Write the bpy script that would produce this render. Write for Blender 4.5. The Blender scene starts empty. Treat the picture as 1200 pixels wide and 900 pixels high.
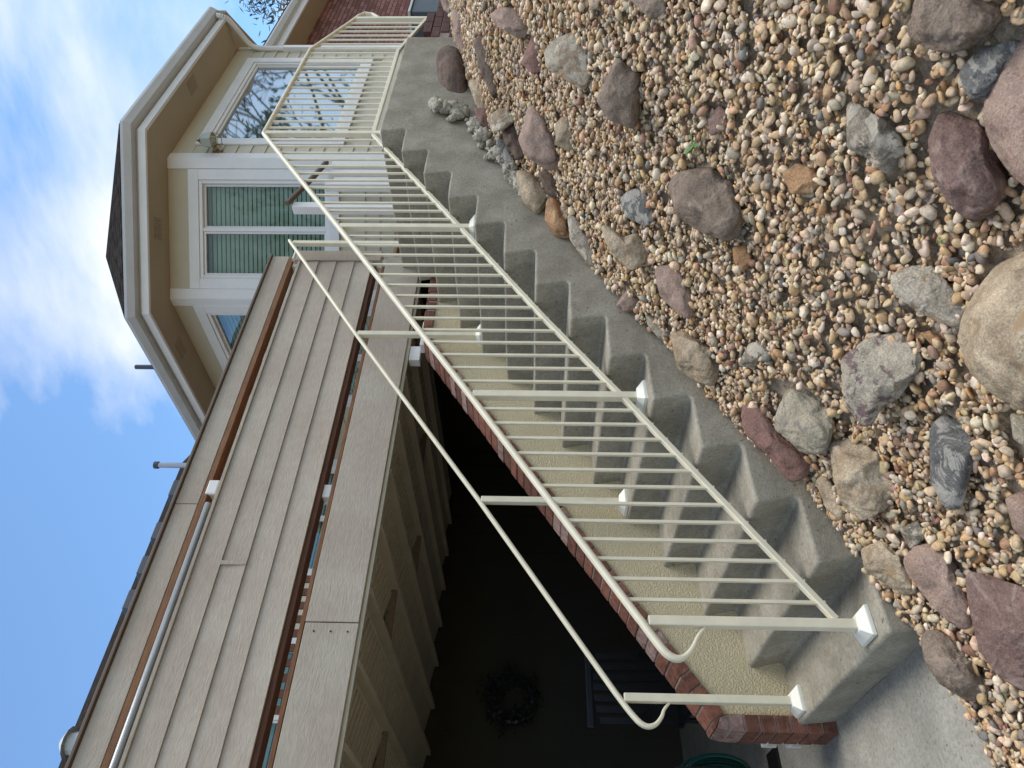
import bpy, bmesh, math, random
import numpy as np
from mathutils import Vector, noise
random.seed(7); RNG = np.random.default_rng(11)
S = bpy.context.scene
COL = S.collection

# ------------------------------------------------------------------ camera
CAM = np.array([-1.01373, -2.44612, 1.45200])
YAW, PITCH, ROLL, FPX = 0.846564, 0.0244022, 0.0100053, 824.382
def basis():
    cy, sy, cp, sp = math.cos(YAW), math.sin(YAW), math.cos(PITCH), math.sin(PITCH)
    f = np.array([cy*cp, sy*cp, sp]); rt = np.array([sy, -cy, 0.0]); up = np.cross(rt, f)
    c, s = math.cos(ROLL), math.sin(ROLL)
    return f, rt*c + up*s, -rt*s + up*c
FW, RT, UP = basis()
cam = bpy.data.objects.new('camera', bpy.data.cameras.new('camera')); COL.objects.link(cam)
cam.data.sensor_width = 36; cam.data.lens = 36*FPX/1200; cam.data.clip_start = .05; cam.data.clip_end = 2000
from mathutils import Matrix
M = Matrix(((-UP[0], RT[0], -FW[0], CAM[0]), (-UP[1], RT[1], -FW[1], CAM[1]), (-UP[2], RT[2], -FW[2], CAM[2]), (0, 0, 0, 1)))
cam.matrix_world = M            # the photograph was taken with the phone turned on its side
S.camera = cam
def ray(x, y): return FW + (450-y)/FPX*RT + (600-x)/FPX*UP
def onY(Y, x, y):
    d = ray(x, y); return CAM + d*(Y-CAM[1])/d[1]
def onX(X, x, y):
    d = ray(x, y); return CAM + d*(X-CAM[0])/d[0]
def onZ(Z, x, y):
    d = ray(x, y); return CAM + d*(Z-CAM[2])/d[2]
def proj(P):
    D = np.atleast_2d(P)-CAM; z = D@FW
    return 600-FPX*(D@UP)/z, 450-FPX*(D@RT)/z, z

# ------------------------------------------------------------------ light
SUN_EL, SUN_AZ = math.radians(63), math.radians(116)      # azimuth clockwise from +Y
W = bpy.data.worlds.new('World'); S.world = W; W.use_nodes = True
nt = W.node_tree; nt.nodes.clear(); SKYOFF = (7.7, 3.3, 4.4)
def nd(t, typ, **kw):
    n = t.nodes.new(typ)
    for k, v in kw.items():
        if k[0] == 'i' and k[1:].isdigit(): n.inputs[int(k[1:])].default_value = v
        else: setattr(n, k, v)
    return n
sky = nd(nt, 'ShaderNodeTexSky', sky_type='NISHITA', sun_disc=False, sun_elevation=SUN_EL, sun_rotation=SUN_AZ, altitude=300, air_density=1.0, dust_density=.3, ozone_density=.9)
tc = nd(nt, 'ShaderNodeTexCoord'); mp = nd(nt, 'ShaderNodeMapping'); mp.inputs['Scale'].default_value = (1.3, .8, 2.2); mp.inputs['Rotation'].default_value = (.5, .3, 0); mp.inputs['Location'].default_value = SKYOFF
n1 = nd(nt, 'ShaderNodeTexNoise'); n1.inputs['Scale'].default_value = 2.3; n1.inputs['Detail'].default_value = 10; n1.inputs['Roughness'].default_value = .56; n1.inputs['Distortion'].default_value = .35
rp = nd(nt, 'ShaderNodeValToRGB'); rp.color_ramp.elements[0].position = .40; rp.color_ramp.elements[1].position = .80
rp.color_ramp.elements[0].color = (0.03, .03, .03, 1); rp.color_ramp.elements[1].color = (.95, .95, .95, 1)
mx = nd(nt, 'ShaderNodeMixRGB'); mx.inputs[2].default_value = (7.3, 7.05, 6.6, 1)
bg = nd(nt, 'ShaderNodeBackground'); bg.inputs[1].default_value = .13; wo = nd(nt, 'ShaderNodeOutputWorld')
L = nt.links.new
L(tc.outputs['Generated'], mp.inputs[0]); L(mp.outputs[0], n1.inputs['Vector'])
# cloud banks: where in the sky the broken cloud thickens
acc = n1.outputs['Fac']
def bank(d, r, amt):
    global acc
    d = Vector(d).normalized(); dp = nd(nt, 'ShaderNodeVectorMath', operation='DOT_PRODUCT'); dp.inputs[1].default_value = d
    L(tc.outputs['Generated'], dp.inputs[0]); mr = nd(nt, 'ShaderNodeMapRange', interpolation_type='SMOOTHSTEP'); mr.inputs[1].default_value = math.cos(math.radians(r)); mr.inputs[2].default_value = 1; mr.inputs[3].default_value = 0; mr.inputs[4].default_value = amt
    L(dp.outputs['Value'], mr.inputs[0]); ad = nd(nt, 'ShaderNodeMath', operation='ADD'); L(acc, ad.inputs[0]); L(mr.outputs[0], ad.inputs[1]); acc = ad.outputs[0]
for d, r, amt in ((ray(20, 40), 16, .07), (ray(108, 330), 8, .12), (ray(60, 200), 9, -.03), (ray(60, 760), 17, -.16), (ray(150, 600), 12, -.12), (ray(230, 20), 8, -.12), ((7.6, -3.8, 2.6), 32, .12), ((-4.3, -5.9, 2.9), 30, .10)): bank(d, r, amt)
L(acc, rp.inputs[0]); L(rp.outputs[0], mx.inputs[0])
tint = nd(nt, 'ShaderNodeVectorMath', operation='MULTIPLY'); tint.inputs[1].default_value = (.78, 1.055, 1.21); L(sky.outputs[0], tint.inputs[0]); L(tint.outputs[0], mx.inputs[1]); L(mx.outputs[0], bg.inputs[0]); L(bg.outputs[0], wo.inputs[0])
sd = bpy.data.lights.new('sun', 'SUN'); sd.energy = 2.2; sd.angle = math.radians(38); sd.color = (1, .94, .84)
sun = bpy.data.objects.new('sun', sd); COL.objects.link(sun)
sdir = Vector((math.sin(SUN_AZ)*math.cos(SUN_EL), math.cos(SUN_AZ)*math.cos(SUN_EL), math.sin(SUN_EL)))
sun.rotation_euler = sdir.to_track_quat('Z', 'Y').to_euler()
S.view_settings.view_transform = 'Standard'; S.view_settings.look = 'None'; S.view_settings.exposure = 0.58; S.view_settings.gamma = 1
S.render.resolution_x = 1024; S.render.resolution_y = 768
S.render.engine = 'CYCLES'

# ------------------------------------------------------------------ helpers
def tag(o, label=None, cat=None, group=None, kind=None):
    if label: o['label'] = label
    if cat: o['category'] = cat
    if group: o['group'] = group
    if kind: o['kind'] = kind
    return o
def thing(name, loc, label, cat, group=None):
    o = bpy.data.objects.new(name, None); COL.objects.link(o); o.location = loc; o.empty_display_size = .1
    o['_'] = 0; del o['_']
    return tag(o, label, cat, group)
ORG = {}
def org(o):
    v = Vector((0, 0, 0))
    while o is not None:
        v += o.location; o = o.parent
    return v
class MB:
    def __init__(s): s.v = []; s.f = []
    def add(s, vs, fs):
        b = len(s.v); s.v += [tuple(map(float, p)) for p in vs]; s.f += [tuple(b+i for i in f) for f in fs]; return s
    def box(s, x0, x1, y0, y1, z0, z1):
        return s.add([(x0,y0,z0),(x1,y0,z0),(x1,y1,z0),(x0,y1,z0),(x0,y0,z1),(x1,y0,z1),(x1,y1,z1),(x0,y1,z1)],
                     [(0,3,2,1),(4,5,6,7),(0,1,5,4),(1,2,6,5),(2,3,7,6),(3,0,4,7)])
    def hexa(s, b, t):      # bottom quad, top quad
        return s.add(list(b)+list(t), [(3,2,1,0),(4,5,6,7),(0,1,5,4),(1,2,6,5),(2,3,7,6),(3,0,4,7)])
    def tube(s, p, q, r0, r1=None, n=10, cap=True):
        p, q = Vector(p), Vector(q); r1 = r0 if r1 is None else r1
        d = (q-p).normalized(); a = d.orthogonal().normalized(); b = d.cross(a)
        vs = [p+(a*math.cos(2*math.pi*i/n)+b*math.sin(2*math.pi*i/n))*r0 for i in range(n)] + [q+(a*math.cos(2*math.pi*i/n)+b*math.sin(2*math.pi*i/n))*r1 for i in range(n)]
        fs = [(i, (i+1) % n, n+(i+1) % n, n+i) for i in range(n)]
        if cap: fs += [tuple(range(n-1, -1, -1)), tuple(range(n, 2*n))]
        return s.add(vs, fs)
    def prism(s, poly, ax, a, b):   # polygon in the other two axes, extruded on axis ax
        def P(u, v, w): 
            return {0: (w, u, v), 1: (u, w, v), 2: (u, v, w)}[ax]
        n = len(poly)
        return s.add([P(u, v, a) for u, v in poly]+[P(u, v, b) for u, v in poly],
                     [tuple(range(n-1, -1, -1)), tuple(range(n, 2*n))]+[(i, (i+1) % n, n+(i+1) % n, n+i) for i in range(n)])
    def build(s, name, mat, parent=None, loc=None, bevel=0, smooth=False, seg=2, kind=None):
        o0 = org(parent) if parent else Vector((0, 0, 0))
        l = Vector(loc) if loc is not None else (Vector((0, 0, 0)) if parent else Vector(s.v[0]))
        o_ = o0 + l if parent else l
        me = bpy.data.meshes.new(name); me.from_pydata([(x-o_[0], y-o_[1], z-o_[2]) for x, y, z in s.v], [], s.f)
        bm = bmesh.new(); bm.from_mesh(me); bmesh.ops.recalc_face_normals(bm, faces=bm.faces)
        if smooth:
            for f in bm.faces: f.smooth = True
        bm.to_mesh(me); bm.free(); me.materials.append(mat)
        o = bpy.data.objects.new(name, me); COL.objects.link(o); o.location = l
        if parent: o.parent = parent
        if bevel:
            m = o.modifiers.new('bevel', 'BEVEL'); m.width = bevel; m.segments = seg; m.limit_method = 'ANGLE'; m.angle_limit = math.radians(35)
        if kind: o['kind'] = kind
        return o
def dup(o, off, parent=None):
    c = o.copy(); COL.objects.link(c); c.location = o.location + Vector(off)
    if parent: c.parent = parent
    for k in ('label',):
        if k in c.keys(): del c[k]
    for ch in o.children:
        d = ch.copy(); COL.objects.link(d); d.parent = c
    return c
def sweep(path, prof, side=(0, 1, 0), sc=None):
    """profile (side, up) carried along a path lying in a plane whose normal is `side`, mitred"""
    m = MB(); side = Vector(side); P = [Vector(p) for p in path]; n = len(prof); vs = []
    for i, p in enumerate(P):
        t0 = (P[i]-P[i-1]).normalized() if i > 0 else (P[1]-P[0]).normalized()
        t1 = (P[i+1]-P[i]).normalized() if i < len(P)-1 else t0
        t = (t0+t1).normalized(); u = t.cross(side); u = -u if False else u
        k = 1/max(.5, t.dot(t1))
        q = sc[i] if sc else 1; vs += [p+side*a*q+u*b*k*q for a, b in prof]
    fs = []
    for i in range(len(P)-1):
        for j in range(n): fs.append((i*n+j, i*n+(j+1) % n, (i+1)*n+(j+1) % n, (i+1)*n+j))
    fs += [tuple(range(n-1, -1, -1)), tuple((len(P)-1)*n+j for j in range(n))]
    return m.add(vs, fs)
def offset_path(pts, w):
    """mitred offset of an XY polyline to its right-hand side"""
    out = []
    for i, p in enumerate(pts):
        p = Vector(p); ns = []
        if i > 0: d = (p-Vector(pts[i-1])).normalized(); ns.append(Vector((d.y, -d.x)))
        if i < len(pts)-1: d = (Vector(pts[i+1])-p).normalized(); ns.append(Vector((d.y, -d.x)))
        n = sum(ns, Vector((0, 0))).normalized(); k = 1/n.dot(ns[0])
        out.append(p+n*w*k)
    return out
def eave(pts, prof):
    m = MB(); n = len(prof); vs = []
    offs = [offset_path(pts, w) for w, z in prof]
    for i in range(len(pts)):
        for j, (w, z) in enumerate(prof): vs.append((offs[j][i].x, offs[j][i].y, z))
    fs = [(i*n+j, i*n+(j+1) % n, (i+1)*n+(j+1) % n, (i+1)*n+j) for i in range(len(pts)-1) for j in range(n)]
    fs += [tuple(range(n-1, -1, -1)), tuple((len(pts)-1)*n+j for j in range(n))]
    return m.add(vs, fs)

# ------------------------------------------------------------------ materials
def mat(name, col, rough=.6, var=.12, scale=6, bump=0, bscale=60, col2=None, stretch=None, metal=0, spec=.4, fine=.0, rnd=0.0, detail=6, bdist=.01):
    m = bpy.data.materials.new(name); m.use_nodes = True; t = m.node_tree; t.nodes.clear(); l = t.links.new
    out = nd(t, 'ShaderNodeOutputMaterial'); b = nd(t, 'ShaderNodeBsdfPrincipled'); l(b.outputs[0], out.inputs[0])
    b.inputs['Roughness'].default_value = rough; b.inputs['Metallic'].default_value = metal; b.inputs['Specular IOR Level'].default_value = spec
    geo = nd(t, 'ShaderNodeNewGeometry'); mpn = nd(t, 'ShaderNodeMapping'); l(geo.outputs['Position'], mpn.inputs[0])
    if stretch: mpn.inputs['Scale'].default_value = stretch
    n = nd(t, 'ShaderNodeTexNoise'); n.inputs['Scale'].default_value = scale; n.inputs['Detail'].default_value = detail; n.inputs['Roughness'].default_value = .6; l(mpn.outputs[0], n.inputs['Vector'])
    c2 = col2 if col2 else tuple(min(1, c*(1+var)) for c in col); c1 = tuple(c*(1-var) for c in col) if not col2 else col
    r = nd(t, 'ShaderNodeValToRGB'); r.color_ramp.elements[0].position = .32; r.color_ramp.elements[1].position = .68
    r.color_ramp.elements[0].color = (*c1, 1); r.color_ramp.elements[1].color = (*c2, 1); l(n.outputs['Fac'], r.inputs[0])
    cur = r.outputs[0]
    if fine:
        n2 = nd(t, 'ShaderNodeTexNoise'); n2.inputs['Scale'].default_value = scale*14; n2.inputs['Detail'].default_value = 4; l(mpn.outputs[0], n2.inputs['Vector'])
        mr = nd(t, 'ShaderNodeMapRange'); mr.inputs[1].default_value = .3; mr.inputs[2].default_value = .7; mr.inputs[3].default_value = 1-fine; mr.inputs[4].default_value = 1+fine; l(n2.outputs['Fac'], mr.inputs[0])
        mm = nd(t, 'ShaderNodeVectorMath', operation='SCALE'); l(cur, mm.inputs[0]); l(mr.outputs[0], mm.inputs['Scale']); cur = mm.outputs[0]
    if rnd:
        oi = nd(t, 'ShaderNodeObjectInfo'); mr = nd(t, 'ShaderNodeMapRange'); mr.inputs[3].default_value = 1-rnd; mr.inputs[4].default_value = 1+rnd; l(oi.outputs['Random'], mr.inputs[0])
        mm = nd(t, 'ShaderNodeVectorMath', operation='SCALE'); l(cur, mm.inputs[0]); l(mr.outputs[0], mm.inputs['Scale']); cur = mm.outputs[0]
    l(cur, b.inputs['Base Color'])
    if bump:
        nb = nd(t, 'ShaderNodeTexNoise'); nb.inputs['Scale'].default_value = bscale; nb.inputs['Detail'].default_value = 5; l(mpn.outputs[0], nb.inputs['Vector'])
        bp = nd(t, 'ShaderNodeBump'); bp.inputs['Strength'].default_value = bump; bp.inputs['Distance'].default_value = bdist; l(nb.outputs['Fac'], bp.inputs['Height']); l(bp.outputs[0], b.inputs['Normal'])
    m['bsdf'] = b.name
    return m
MT = {}
MT['concrete'] = mat('concrete', (.235, .21, .16), .9, scale=5, col2=(.365, .335, .265), bump=.9, bscale=150, fine=.16, bdist=.004, detail=9, spec=.25)
MT['slab'] = mat('slab_concrete', (.26, .245, .205), .85, scale=4.5, col2=(.36, .345, .295), bump=.9, bscale=110, fine=.18, bdist=.004, detail=9)
MT['rail'] = mat('cream_rail_paint', (.75, .69, .52), .38, var=.07, scale=11, bump=.05, bscale=200)
MT['cover'] = mat('white_base_cover', (.74, .73, .64), .4, var=.02)
MT['white'] = mat('white_trim_paint', (.74, .72, .68), .5, var=.04, scale=5, bump=.1, bscale=80)
MT['alu'] = mat('grey_white_gutter', (.52, .53, .52), .4, var=.06, scale=4)
MT['plank'] = mat('cream_siding', (.53, .475, .355), .6, var=.04, scale=3, bump=.15, bscale=70, rnd=.03)
MT['soffit'] = mat('beige_soffit', (.37, .30, .20), .7, var=.05, scale=2)
MT['stucco'] = None
MT['shingle'] = mat('grey_brown_shingle', (.035, .031, .029), 1, var=.7, scale=9, bump=1, bscale=30, fine=.5, spec=0, bdist=.03)
MT['capmetal'] = mat('brown_cap', (.12, .08, .055), .5, var=.1)
MT['cedar'] = mat('stained_cedar', (.185, .075, .022), .6, var=.3, scale=9, stretch=(1, 8, 8), bump=.3, bscale=60)
MT['cedar_dark'] = mat('dark_stained_cedar', (.105, .038, .015), .6, var=.3, scale=9, stretch=(1, 8, 8), bump=.3, bscale=60)
MT['deckfloor'] = mat('weathered_deck_board', (.22, .13, .08), .7, var=.2, scale=9, stretch=(1, 8, 8))
MT['steel'] = mat('galvanised_pipe', (.42, .43, .44), .3, var=.05, metal=.4)
MT['dark'] = mat('near_black', (.012, .013, .013), .8)
MT['black'] = mat('black_plastic', (.012, .012, .013), .45)
MT['patio_wall'] = mat('shade_dark_siding', (.032, .027, .017), .8, var=.1, scale=3)  # beige siding taken near black: the patio's shade is put into the colour
MT['joist'] = mat('under_deck_panel', (.48, .44, .34), .7, var=.1, scale=4)
MT['joistwood'] = mat('under_deck_timber', (.20, .165, .12), .8, var=.2, scale=6, stretch=(8, 1, 8))
MT['mortar'] = mat('pale_mortar', (.34, .27, .23), .95, var=.2, scale=30, bump=.5, bscale=90)
MT['brass'] = mat('dull_brass', (.30, .22, .12), .35, var=.1, metal=.7)
MT['frost'] = mat('milky_lantern_glass', (.36, .37, .30), .2, var=.05)
MT['blind'] = mat('pale_green_blind', (.80, .82, .74), .6, var=.04)
MT['hose'] = mat('green_hose', (.004, .05, .04), .4)
MT['utility'] = mat('blue_grey_metal', (.06, .075, .09), .5, var=.08)
MT['bark'] = mat('grey_bark', (.16, .14, .12), .9, var=.3, scale=20, bump=.6, bscale=60)
MT['leaf'] = mat('dull_green_foliage', (.06, .085, .05), .7, var=.4, scale=4)
MT['weed'] = mat('fresh_green_weed', (.07, .17, .035), .5, var=.3, scale=60)
MT['lichen'] = mat('rough_mortar_spill', (.30, .27, .21), .95, scale=16, col2=(.52, .48, .38), bump=1, bscale=160, fine=.25)

def stucco():
    m = mat('yellow_beige_stucco', (.62, .53, .34), .9, var=.05, scale=2.5); t = m.node_tree; l = t.links.new; b = t.nodes[m['bsdf']]
    geo = nd(t, 'ShaderNodeNewGeometry'); n = nd(t, 'ShaderNodeTexNoise'); n.inputs['Scale'].default_value = 120; n.inputs['Detail'].default_value = 3; n.inputs['Distortion'].default_value = .15
    r = nd(t, 'ShaderNodeValToRGB'); r.color_ramp.elements[0].position = .38; r.color_ramp.elements[1].position = .62
    bp = nd(t, 'ShaderNodeBump'); bp.inputs['Strength'].default_value = .8; bp.inputs['Distance'].default_value = .006
    l(geo.outputs['Position'], n.inputs['Vector']); l(n.outputs['Fac'], r.inputs[0]); l(r.outputs[0], bp.inputs['Height']); l(bp.outputs[0], b.inputs['Normal']); return m
MT['stucco'] = stucco()
def pitted(name):
    """scattered dark pits and faint pale scuffs cast into the concrete"""
    m = MT[name]; t = m.node_tree; l = t.links.new; b = t.nodes[m['bsdf']]; src = b.inputs['Base Color'].links[0].from_socket
    geo = nd(t, 'ShaderNodeNewGeometry'); cur = src
    for sc, lo, hi, c, dist in ((48, .62, .66, (.07, .06, .05), .3), (9, .55, .80, (.42, .39, .33), 1.5), (2.6, .56, .95, (.12, .105, .08), .8)):
        n = nd(t, 'ShaderNodeTexNoise'); n.inputs['Scale'].default_value = sc; n.inputs['Detail'].default_value = 6; n.inputs['Distortion'].default_value = dist; n.inputs['Roughness'].default_value = .65
        r = nd(t, 'ShaderNodeMapRange'); r.inputs[1].default_value = lo; r.inputs[2].default_value = hi; r.inputs[4].default_value = .75
        mx_ = nd(t, 'ShaderNodeMixRGB'); mx_.inputs[2].default_value = (*c, 1)
        l(geo.outputs['Position'], n.inputs['Vector']); l(n.outputs['Fac'], r.inputs[0]); l(r.outputs[0], mx_.inputs[0]); l(cur, mx_.inputs[1]); cur = mx_.outputs[0]
    l(cur, b.inputs['Base Color'])
pitted('concrete'); pitted('slab')
def boards():
    """taupe fibre-cement board: embossed wood grain running along X, faint weathering"""
    m = mat('taupe_siding_board', (.37, .30, .235), .75, scale=1.6, col2=(.44, .39, .315), fine=.05, rnd=.05, detail=4); t = m.node_tree; l = t.links.new; b = t.nodes[m['bsdf']]
    geo = nd(t, 'ShaderNodeNewGeometry'); mpn = nd(t, 'ShaderNodeMapping'); mpn.inputs['Scale'].default_value = (1.0, 3.8, 3.8)
    n0 = nd(t, 'ShaderNodeTexNoise'); n0.inputs['Scale'].default_value = 1.1; n0.inputs['Detail'].default_value = 3
    w = nd(t, 'ShaderNodeTexNoise'); w.inputs['Scale'].default_value = 11; w.inputs['Detail'].default_value = 4; w.inputs['Distortion'].default_value = 1.6; w.inputs['Roughness'].default_value = .6
    bp = nd(t, 'ShaderNodeBump'); bp.inputs['Strength'].default_value = .5; bp.inputs['Distance'].default_value = .007
    l(geo.outputs['Position'], mpn.inputs[0]); l(mpn.outputs[0], w.inputs['Vector']); l(w.outputs['Fac'], bp.inputs['Height']); l(bp.outputs[0], b.inputs['Normal']); return m
MT['board'] = boards()
def brickmat():
    m = mat('red_brick', (.11, .042, .028), .85, scale=26, col2=(.26, .11, .072), bump=.5, bscale=90, fine=.2, rnd=.25); return m
MT['brick'] = brickmat()
MT['brick_pale'] = mat('limey_brick', (.17, .085, .068), .9, scale=30, col2=(.38, .27, .23), bump=.5, bscale=90, fine=.2, rnd=.2)
MT['brick_dark'] = mat('dark_red_brick', (.075, .035, .03), .9, scale=22, col2=(.13, .065, .055), bump=.5, bscale=90, fine=.2, rnd=.2)
def brickwall():
    m = mat('distant_brick', (.2, .07, .05), .85); t = m.node_tree; l = t.links.new; b = t.nodes[m['bsdf']]
    geo = nd(t, 'ShaderNodeNewGeometry'); sp = nd(t, 'ShaderNodeSeparateXYZ'); cb = nd(t, 'ShaderNodeCombineXYZ'); bt = nd(t, 'ShaderNodeTexBrick')
    bt.inputs['Scale'].default_value = 1; bt.inputs['Brick Width'].default_value = .21; bt.inputs['Row Height'].default_value = .073; bt.inputs['Mortar Size'].default_value = .008
    bt.inputs['Color1'].default_value = (.17, .055, .04, 1); bt.inputs['Color2'].default_value = (.34, .15, .12, 1); bt.inputs['Mortar'].default_value = (.055, .03, .026, 1); bt.inputs['Bias'].default_value = -.1
    l(geo.outputs['Position'], sp.inputs[0]); l(sp.outputs[0], cb.inputs[0]); l(sp.outputs[2], cb.inputs[1]); l(cb.outputs[0], bt.inputs['Vector']); l(bt.outputs[0], b.inputs['Base Color'])
    bp = nd(t, 'ShaderNodeBump'); bp.inputs['Strength'].default_value = .6; bp.inputs['Distance'].default_value = .01; bp.invert = True; l(bt.outputs['Fac'], bp.inputs['Height']); l(bp.outputs[0], b.inputs['Normal']); return m
MT['brickwall'] = brickwall()
def glass():
    m = bpy.data.materials.new('green_window_glass'); m.use_nodes = True; t = m.node_tree; t.nodes.clear(); l = t.links.new
    out = nd(t, 'ShaderNodeOutputMaterial'); tr = nd(t, 'ShaderNodeBsdfTransparent'); tr.inputs[0].default_value = (.80, .88, .83, 1)
    gl = nd(t, 'ShaderNodeBsdfGlossy'); gl.inputs['Roughness'].default_value = .03; gl.inputs[0].default_value = (.62, .66, .68, 1)
    lw = nd(t, 'ShaderNodeLayerWeight'); lw.inputs[0].default_value = .5; p1 = nd(t, 'ShaderNodeMath', operation='POWER'); p1.inputs[1].default_value = 2; m1 = nd(t, 'ShaderNodeMath', operation='MULTIPLY_ADD', use_clamp=True); m1.inputs[1].default_value = 2.0; m1.inputs[2].default_value = .04
    l(lw.outputs['Facing'], p1.inputs[0]); l(p1.outputs[0], m1.inputs[0]); mx = nd(t, 'ShaderNodeMixShader')
    l(m1.outputs[0], mx.inputs[0]); l(tr.outputs[0], mx.inputs[1]); l(gl.outputs[0], mx.inputs[2]); l(mx.outputs[0], out.inputs[0]); return m
MT['glass'] = glass()

# ------------------------------------------------------------------ ground
RISE, TREAD, WID = .178, .2656, 1.08
GX = [-60, -1.5, -.35, -.05, .25, .57, .87, 1.2, 1.75, 2.1, 2.86, 3.3, 4.25, 4.95, 7.0, 60]
GZ = [-.06, -.05, -.03, .05, .165, .28, .50, .66, .97, 1.13, 1.46, 1.68, 1.92, 2.07, 2.25, 2.6]
def zg(x, y=0): return float(np.interp(x, GX, GZ))
def ground():
    xs = sorted(set(list(np.arange(-2, 8.01, .25))+GX+[-30, -10, -5, 12, 20, 35, 120, -120, -600, 600]))
    ys = [-600, -120, -60, -30, -15, -8, -5, -3, -2, -1, -.4, -.05]
    m = MB(); n = len(ys); vs = [(x, y, zg(x)) for x in xs for y in ys]
    fs = [(i*n+j, (i+1)*n+j, (i+1)*n+j+1, i*n+j+1) for i in range(len(xs)-1) for j in range(n-1)]
    m.add(vs, fs)
    # lower level beside and under the house
    ys2 = [-.05, -.045, 1.0, 5, 30, 600]; vs = [(x, y, zg(x) if y < -.046 else (-.12 if x < 8.0 else zg(x))) for x in xs for y in ys2]; k = len(ys2)
    fs = [(i*k+j, (i+1)*k+j, (i+1)*k+j+1, i*k+j+1) for i in range(len(xs)-1) for j in range(k-1)]
    m.add(vs, fs)
    gm = mat('earth_under_gravel', (.16, .12, .08), .95, scale=25, col2=(.40, .32, .22), bump=1, bscale=50, fine=.3, bdist=.02)
    o = m.build('ground', gm, loc=(0, 0, 0), kind='structure'); return o
ground()
MB().box(-3.3, .02, -.01, 1.12, -.1, 0).box(-3.3, 4.3, 1.12, 4.75, -.1, -.003).build('patio_slab', MT['slab'], loc=(-3, 0, 0), kind='structure')

# ------------------------------------------------------------------ staircase
def staircase():
    root = thing('concrete_staircase', (0, 0, 0), 'grey cast concrete outdoor staircase climbing between stucco wall and river rock slope', 'stairs')
    Rn, Rc = .017, .022; bat = .027
    def fil(c, a0, a1, r, k=4): return [(c[0]+r*math.cos(a), c[1]+r*math.sin(a)) for a in np.linspace(a0, a1, k+1)]
    pieces = []
    N = 14
    for n in range(1, N+1):
        x0, z0, z1 = (n-1)*TREAD, (n-1)*RISE, n*RISE
        x1 = n*TREAD if n < N else 4.97
        pts = [] 
        pts += fil((x0-Rc+bat, z0+Rc), -math.pi/2, 0, Rc) if n > 1 else [(x0+bat, -.06)]
        pts += fil((x0+Rn, z1-Rn), math.pi, math.pi/2, Rn)
        pts += [(x0+TREAD*.5, z1+.002)] + ([(x, z1+.001) for x in np.arange(x0+TREAD, x1-.05, .25)] if n == N else [])
        if n < N: pts.append((x1-Rc+bat, z1))
        else: pts.append((x1, z1))
        pieces.append(pts)
    full = [p for ps in pieces for p in ps]
    # inward normals for the rounded open side
    def nrm(i, arr):
        a = Vector(arr[max(0, i-1)]); b = Vector(arr[min(len(arr)-1, i+1)]); d = (b-a)
        d = d.normalized() if d.length > 1e-9 else Vector((1, 0)); return Vector((d.y, -d.x))
    RS = .012; st = [(0.0, RS), (RS*.12, RS*.52), (RS*.3, RS*.29), (RS*.6, RS*.08), (RS, 0)]
    k = 0
    for n, pts in enumerate(pieces, 1):
        ylim = WID+.02 if n < 14 else 1.30
        ys = st+[(y, 0) for y in np.linspace(RS, ylim, 15)[1:]]
        nxt = pieces[n][0] if n < 14 else None
        pl = pts+([nxt] if nxt else []); gi = list(range(k, k+len(pl)))
        vs = []; 
        for (y, ins) in ys:
            for j, g in enumerate(gi):
                g_ = min(g, len(full)-1); q = Vector(full[g_])+nrm(g_, full)*ins
                wob = Vector((noise.noise((q.x*3.1, y*2.3, q.y*2.7)), noise.noise((q.x*2.7+9, y*2.1, q.y*3.1+5))))*.004
                vs.append((q.x+wob.x, y, q.y+wob.y))
        w = len(gi); fs = [(i*w+j, (i+1)*w+j, (i+1)*w+j+1, i*w+j+1) for i in range(len(ys)-1) for j in range(w-1)]
        # side face: straight down to the footing
        b = len(vs); top = [vs[j] for j in range(w)]; bot = [(vs[j][0], vs[j][1], -.12+max(0, vs[0][0]*.38-.1)) for j in range(w)]
        vs += top+bot; fs.append(tuple(range(b, b+w))+(b+2*w-1, b+w))
        m = MB().add(vs, fs)
        if n == 14: 
            x1 = 4.97; m.add([(x1, 0, 1.7), (x1, 1.3, 1.7), (x1, 1.3, 14*RISE-.004), (x1, 0.02, 14*RISE-.004)], [(0, 1, 2, 3)])
        o = m.build('step' if n < 14 else 'landing', MT['concrete'], root, smooth=True)
        k += len(pts)
    return root
staircase()

# ------------------------------------------------------------------ railings
def rounded(w, h, r=.3, k=3):
    r = min(w, h)*r; out = []
    for cx, cz, a0 in ((w/2-r, h/2-r, 0), (-w/2+r, h/2-r, 90), (-w/2+r, -h/2+r, 180), (w/2-r, -h/2+r, 270)):
        for i in range(k+1):
            a = math.radians(a0+90*i/k); out.append((cx+r*math.cos(a), cz+r*math.sin(a)))
    return out
def smooth_path(pts, it=2):
    P = [Vector(p) for p in pts]
    for _ in range(it):
        Q = [P[0]]
        for a, b in zip(P, P[1:]): Q += [a*.75+b*.25, a*.25+b*.75]
        P = Q+[P[-1]]
    return P
def base_cover(x, y, z, root, mb=None):
    a, b, h0, h1 = .058, .030, .014, .045
    m = MB(); m.box(x-a, x+a, y-a, y+a, z, z+h0)
    c = [(x-a, y-a), (x+a, y-a), (x+a, y+a), (x-a, y+a)]; d = [(x-b, y-b), (x+b, y-b), (x+b, y+b), (x-b, y+b)]
    m.hexa([(p, q, z+h0+.0005) for p, q in c], [(p, q, z+h1) for p, q in d])
    for sy in (-1, 1): m.tube((x-a-.0015, y+sy*.03, z+.008), (x-a+.002, y+sy*.03, z+.008), .004, n=6)
    return m.build('base_cover', MT['cover'], root, bevel=.002)
RY, LY = .14, 1.0
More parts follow.
